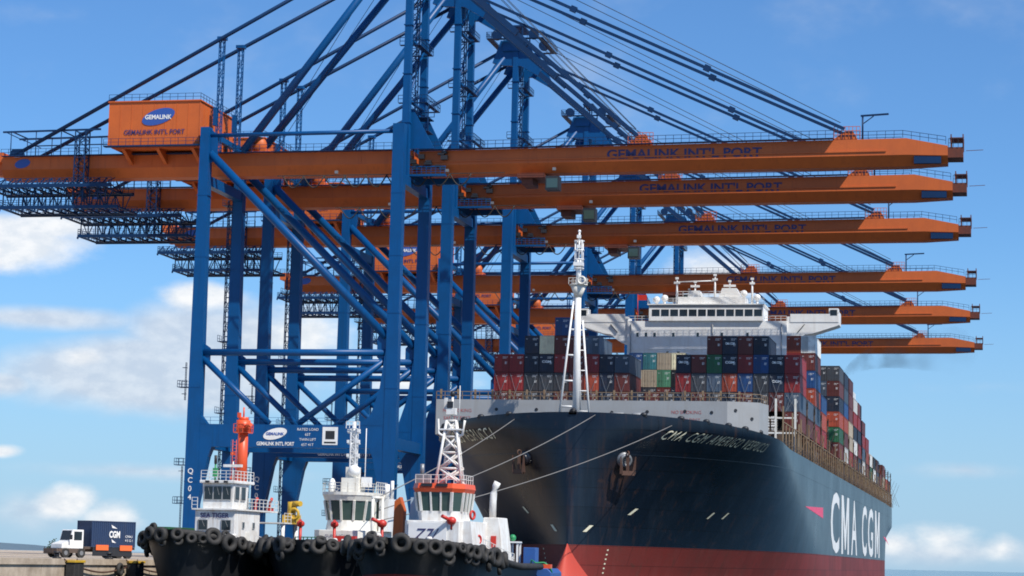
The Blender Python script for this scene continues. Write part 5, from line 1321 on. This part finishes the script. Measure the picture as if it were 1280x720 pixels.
    mb = MB(); mb.prism([(2.4, 6.4), (3.6, 6.4), (3.9, 4.2), (3.9, 2.4), (2.4, 2.4)], 'y', 10.9, 14.5); mb.build('side_fairing', 'tugwht', rt)
    # starboard exhaust trunk with curved pipe
    mb = MB(); mb.prism([(2.7, 2.2), (5.0, 2.2), (4.7, 5.0), (4.4, 6.9), (2.9, 6.9), (2.7, 5.0)], 'y', 17.5, 20.5); ex = mb.build('exhaust_trunk', 'tugwht', rt, bevel=0.08)
    MB().path([(3.5, 18.6, 6.8), (3.5, 18.6, 8.4), (3.55, 18.6, 9.2), (3.7, 18.6, 9.8), (3.9, 18.6, 10.2)], 0.33, 12).build('exhaust_pipe', 'tugwht', ex)
    MB().bx(3.7, 4.2, 17.42, 17.52, 2.8, 5.2).build('hose_reel', 'red', ex)
    # port-side posts: orange davit and pale locker
    MB().prism([(-5.0, 2.6), (-4.3, 2.6), (-4.2, 7.4), (-4.6, 8.6), (-5.1, 8.2), (-5.2, 5.0)], 'y', 15.4, 16.3).build('davit', 'orange', rt)
    MB().prism([(-4.0, 2.6), (-2.9, 2.6), (-3.1, 8.6), (-3.7, 8.6)], 'y', 16.0, 17.0).build('vent_trunk', 'pale', rt)
    mb = MB(); mb.rail([(-4.8, 7.5, 3.2), (-2.8, 9.6, 3.2)], 1.5, 0.12, 0.5, 3); mb.bx(-4.4, -3.2, 9.0, 10.2, 2.9, 4.4); mb.build('deck_rack', 'steel', rt)
    MB().tube((-0.2, 5, 3.2), (-0.2, 5, 4.3), 0.4, 12).bx(-1.6, 1.2, 4.4, 5.8, 2.9, 3.7).build('bow_winch', 'dark', rt)
tug3()
def workboat():
    rt = empty('workboat', (-46.2, 215.0, 0), R(4)); tag(rt, 'low blue workboat with a green hose beside the ship bow', 'workboat')
    mb = MB(); mb.prism([(-1.2, 0.2), (-0.6, -0.8), (2.4, -0.8), (3.0, 0.2), (3.1, 1.9), (2.7, 2.3), (-1.3, 2.3)], 'y', 0, 8); mb.build('hull', 'tarp', rt, bevel=0.08)
    MB().bx(0.15, 1.35, 1.0, 3.4, 2.3, 4.3).build('cabin', 'tarp', rt, bevel=0.05)
    mb = MB(); mb.path([(0.9, 0.4, 2.4), (1.1, 0.3, 3.1), (1.5, 0.2, 2.8), (2.3, 0.3, 2.85), (2.9, 0.3, 2.5), (3.1, 0.3, 1.9)], 0.09, 8); mb.build('hose', 'green', rt)
    mb = MB()
    for x, y in ((-1.1, 0.3), (-0.35, 0.3), (-1.1, 2.2), (-0.35, 2.2)): mb.bx(x-0.09, x+0.09, y-0.09, y+0.09, 2.3, 4.7)
    mb.bx(-1.25, -0.2, 0.1, 2.4, 4.7, 4.85); mb.build('frame', 'white', rt)
    MB().ball((-0.9, 0.8, 5.2), 0.34).build('buoy_float', 'green', rt)
    MB().bx(2.2, 3.0, 0.2, 1.2, 2.3, 2.7).build('deck_box', 'orred', rt)
workboat()

# mooring lines from the tug's towing staple to the ship's bow
def rope(a, b, sag, label):
    a, b = Vector(a), Vector(b); pts = []
    for k in range(25):
        t = k/24; p = a.lerp(b, t); p.z -= sag*4*t*(1-t); pts.append(p)
    o = MB().path(pts, 0.055, 6).build('mooring_rope', 'rope'); tag(o, label, 'rope', 'mooring ropes from tug to ship')
rope((-60.6, 213.9, 8.8), hull_pt(-1, 4.0, 22.2, 0.1), 0.5, 'upper pale mooring rope from the cream tug to the ship bow')
rope((-60.3, 213.9, 7.6), hull_pt(1, 2.6, 22.8, 0.1), 0.9, 'middle pale mooring rope from the cream tug to the stem')
rope((-60.2, 213.9, 6.6), hull_pt(1, 6.5, 21.7, 0.1), 1.1, 'lowest pale mooring rope reaching past the stem below the anchor')

# ------------------------------------------------------------------ truck, containers on the quay
def truck():
    rt = empty('container_truck', (-95.0, 226.0, QZ), R(-117)+R(0)); tag(rt, 'white terminal truck hauling a navy container on a flat trailer', 'truck')
    # local +x = forward
    mb = MB(); mb.bx(-4.6, 2.4, -1.0, 1.0, 0.95, 1.2); mb.bx(-4.6, 4.4, -0.45, 0.45, 0.65, 0.95); tr = mb.build('trailer', 'mud', rt)
    for x in (-3.6, -2.3):
        for y in (-0.95, 0.95):
            wl = MB().tube((x, y-0.22, 0.5), (x, y+0.22, 0.5), 0.5, 18).build('wheel', 'rubber', tr)
            MB().tube((x, y-0.24, 0.5), (x, y+0.24, 0.5), 0.24, 12).build('rim', 'steel', wl)
    for x in (-3.1, 0.2): MB().bx(x-0.85, x+0.85, 1.26, 1.32, 0.85, 1.42).build('reflector', 'tail', tr)
    mb = MB(); mb.bx(-4.0, 1.4, 1.14, 1.2, 0.25, 1.15); mb.build('side_guard', 'dark', tr)
    mb = MB(); mb.bx(2.6, 6.2, -0.5, 0.5, 0.55, 0.95); mb.bx(2.4, 5.9, -1.1, 1.1, 0.5, 0.95); ch = mb.build('chassis', 'mud', rt)
    for x in (2.9, 5.0):
        for y in (-1.0, 1.0):
            wl = MB().tube((x, y-0.2, 0.5), (x, y+0.2, 0.5), 0.5, 18).build('wheel', 'rubber', ch)
            MB().tube((x, y-0.22, 0.5), (x, y+0.22, 0.5), 0.24, 12).build('rim', 'steel', wl)
    cb = MB().prism([(2.5, 0.95), (5.4, 0.95), (5.35, 1.45), (4.3, 1.75), (3.95, 2.95), (2.5, 2.95)], 'y', -0.85, 0.95).build('cab', 'white', rt, bevel=0.05)
    mb = MB(); mb._faces([(4.30, -0.7, 1.85), (4.30, 0.8, 1.85), (4.01, 0.8, 2.85), (4.01, -0.7, 2.85)], [(0,1,2,3)]); mb.build('windscreen', 'glass', cb)
    MB().bx(2.75, 3.8, 0.95, 0.98, 1.85, 2.75).build('window', 'glass', cb)
    MB().bx(5.9, 6.15, -1.1, 1.1, 0.4, 0.95).build('bumper', 'mud', rt, bevel=0.04)
    MB().tube((4.2, 0.9, 2.2), (4.5, 1.3, 2.2), 0.03, 6).bx(4.4, 4.55, 1.2, 1.45, 1.9, 2.4).build('mirror', 'dark', cb)
    # its load stays a thing of its own
    L2 = 6.06
    c = empty('shipping_container', (0, 0, 0)); tag(c, 'navy container with white lettering riding on the terminal truck trailer', 'container')
    q = Matrix.Rotation(R(-117), 4, 'Z'); c.matrix_world = Matrix.Translation((-95.0, 226.0, QZ)) @ q @ Matrix.Translation((-1.4, 0, 1.2))
    c.rotation_euler = (0, 0, R(-117)); c.location = Matrix.Translation((-95.0, 226.0, QZ)) @ q @ Vector((-1.4, 0, 1.21))
    mb = MB(); H = 2.75; w = 1.22; f = 0.11
    for x in (-L2/2, L2/2-f):
        for y in (-w, w-f): mb.bx(x, x+f, y, y+f, 0, H)
    for y in (-w, w-f):
        for z in (0, H-f): mb.bx(-L2/2+f, L2/2-f, y, y+f, z, z+f)
    for x in (-L2/2, L2/2-f):
        for z in (0, H-f): mb.bx(x, x+f, -w+f, w-f, z, z+f)
    mb.bx(-L2/2+0.06, L2/2-0.06, -w+0.05, w-0.05, 0.05, H-0.03)
    nv = paint('truck_container_navy', (0.022, 0.045, 0.105), 0.5, 0.3, (0.05,0.05,0.06))
    bd = mb.build('body', nv, c)
    k = 0
    mb = MB(); x = -L2/2+0.3
    while x < L2/2-0.3: mb.bx(x, x+0.12, w-0.05, w-0.015, 0.12, H-0.12); x += 0.28
    mb.build('side_panel', nv, c)
    writing('CGM', 0.95, 'lettering', 'white', c, (-0.1, w+0.005, 1.35), 1.5, ax=(-1,0,0), bold=0.04, thick=0.01)
    for z, sc in ((2.15, 1), (0.62, 0.8)):
        mb = MB(); mb._faces([(-0.45*sc, w+0.012, z-0.18), (0.25*sc, w+0.012, z-0.12), (0.4*sc, w+0.012, z+0.22), (-0.05*sc, w+0.012, z+0.02)], [(0,1,2,3)]); mb.build('logo', 'white', c, recalc=False)
    writing(['CMAU', '4 5 G 1'], 0.36, 'lettering', 'white', c, (-2.1, w+0.005, 0.95), stack=0.42, ax=(-1,0,0), thick=0.01)
truck()
def quay_box():
    c = empty('shipping_container', (-110.3, 290, QZ), 0); tag(c, 'green container on the quay beside the nearest crane leg', 'container')
    link('body', cmesh('b', 'green'), c, (0, 0, 1.2)); 
    link('door', cmesh('dl', 'green'), c, (0, 0, 1.2)); link('door', cmesh('dr', 'green'), c, (0, 0, 1.2))
    mb = MB(); mb.bx(-1.1, 1.1, -5.5, 5.5, 0.9, 1.18)
    for y in (-4, -2.8, 4): 
        for x in (-1, 1): mb.tube((x-0.2, y, 0.5), (x+0.2, y, 0.5), 0.5, 14)
    o = mb.build('trailer', 'mud', None, (-110.3, 290, QZ)); tag(o, 'low flat trailer under the green container on the quay', 'trailer')
quay_box()

# ------------------------------------------------------------------ dark smoke drifting from the funnel
def smoke():
    m = bpy.data.materials.new('diesel_smoke'); m.use_nodes = True; nt = m.node_tree; N = nt.nodes; L = nt.links; N.clear()
    out = N.new('ShaderNodeOutputMaterial'); pv = N.new('ShaderNodeVolumePrincipled'); L.new(pv.outputs[0], out.inputs['Volume'])
    pv.inputs['Color'].default_value = (0.10, 0.10, 0.11, 1); pv.inputs['Anisotropy'].default_value = 0.2
    tc = N.new('ShaderNodeTexCoord'); n = N.new('ShaderNodeTexNoise'); n.inputs['Scale'].default_value = 0.16; n.inputs['Detail'].default_value = 5
    L.new(tc.outputs['Object'], n.inputs['Vector'])
    # fade along the plume (local x) and away from its axis
    r = N.new('ShaderNodeMapRange'); r.inputs[1].default_value = 0.42; r.inputs[2].default_value = 0.68; r.inputs[3].default_value = 0.0; r.inputs[4].default_value = 0.22; L.new(n.outputs['Fac'], r.inputs[0])
    sx = N.new('ShaderNodeSeparateXYZ'); L.new(tc.outputs['Object'], sx.inputs[0])
    fx = N.new('ShaderNodeMapRange'); fx.inputs[1].default_value = 0; fx.inputs[2].default_value = 22; fx.inputs[3].default_value = 1.0; fx.inputs[4].default_value = 0.07; L.new(sx.outputs['X'], fx.inputs[0])
    mu = N.new('ShaderNodeMath'); mu.operation = 'MULTIPLY'; L.new(r.outputs[0], mu.inputs[0]); L.new(fx.outputs[0], mu.inputs[1]); L.new(mu.outputs[0], pv.inputs['Density'])
    mb = MB(); rows = []
    for k in range(13):
        t = k/12; x = -1+34*t; z = 8.5*(1-math.exp(-t*5))-1.0*t; rad = 0.8+6.2*t**0.75*(1 if k < 11 else (0.75 if k == 11 else 0.2))
        rows.append([mb.bm.verts.new((x, 1.2*rad*math.cos(a*math.pi/6), z+rad*math.sin(a*math.pi/6))) for a in range(12)])
    for i in range(12):
        for a in range(12): mb.bm.faces.new((rows[i][a], rows[i][(a+1)%12], rows[i+1][(a+1)%12], rows[i+1][a]))
    mb.bm.faces.new(rows[0][::-1]); mb.bm.faces.new(rows[-1])
    o = mb.build('smoke', m, None, (SX+18.2, SY+258.5, 48.8)); tag(o, 'dark exhaust smoke drifting from the ship funnel', 'smoke', kind='stuff')
smoke()
print('containers', N_CONT[0], 'objects', len(bpy.data.objects))
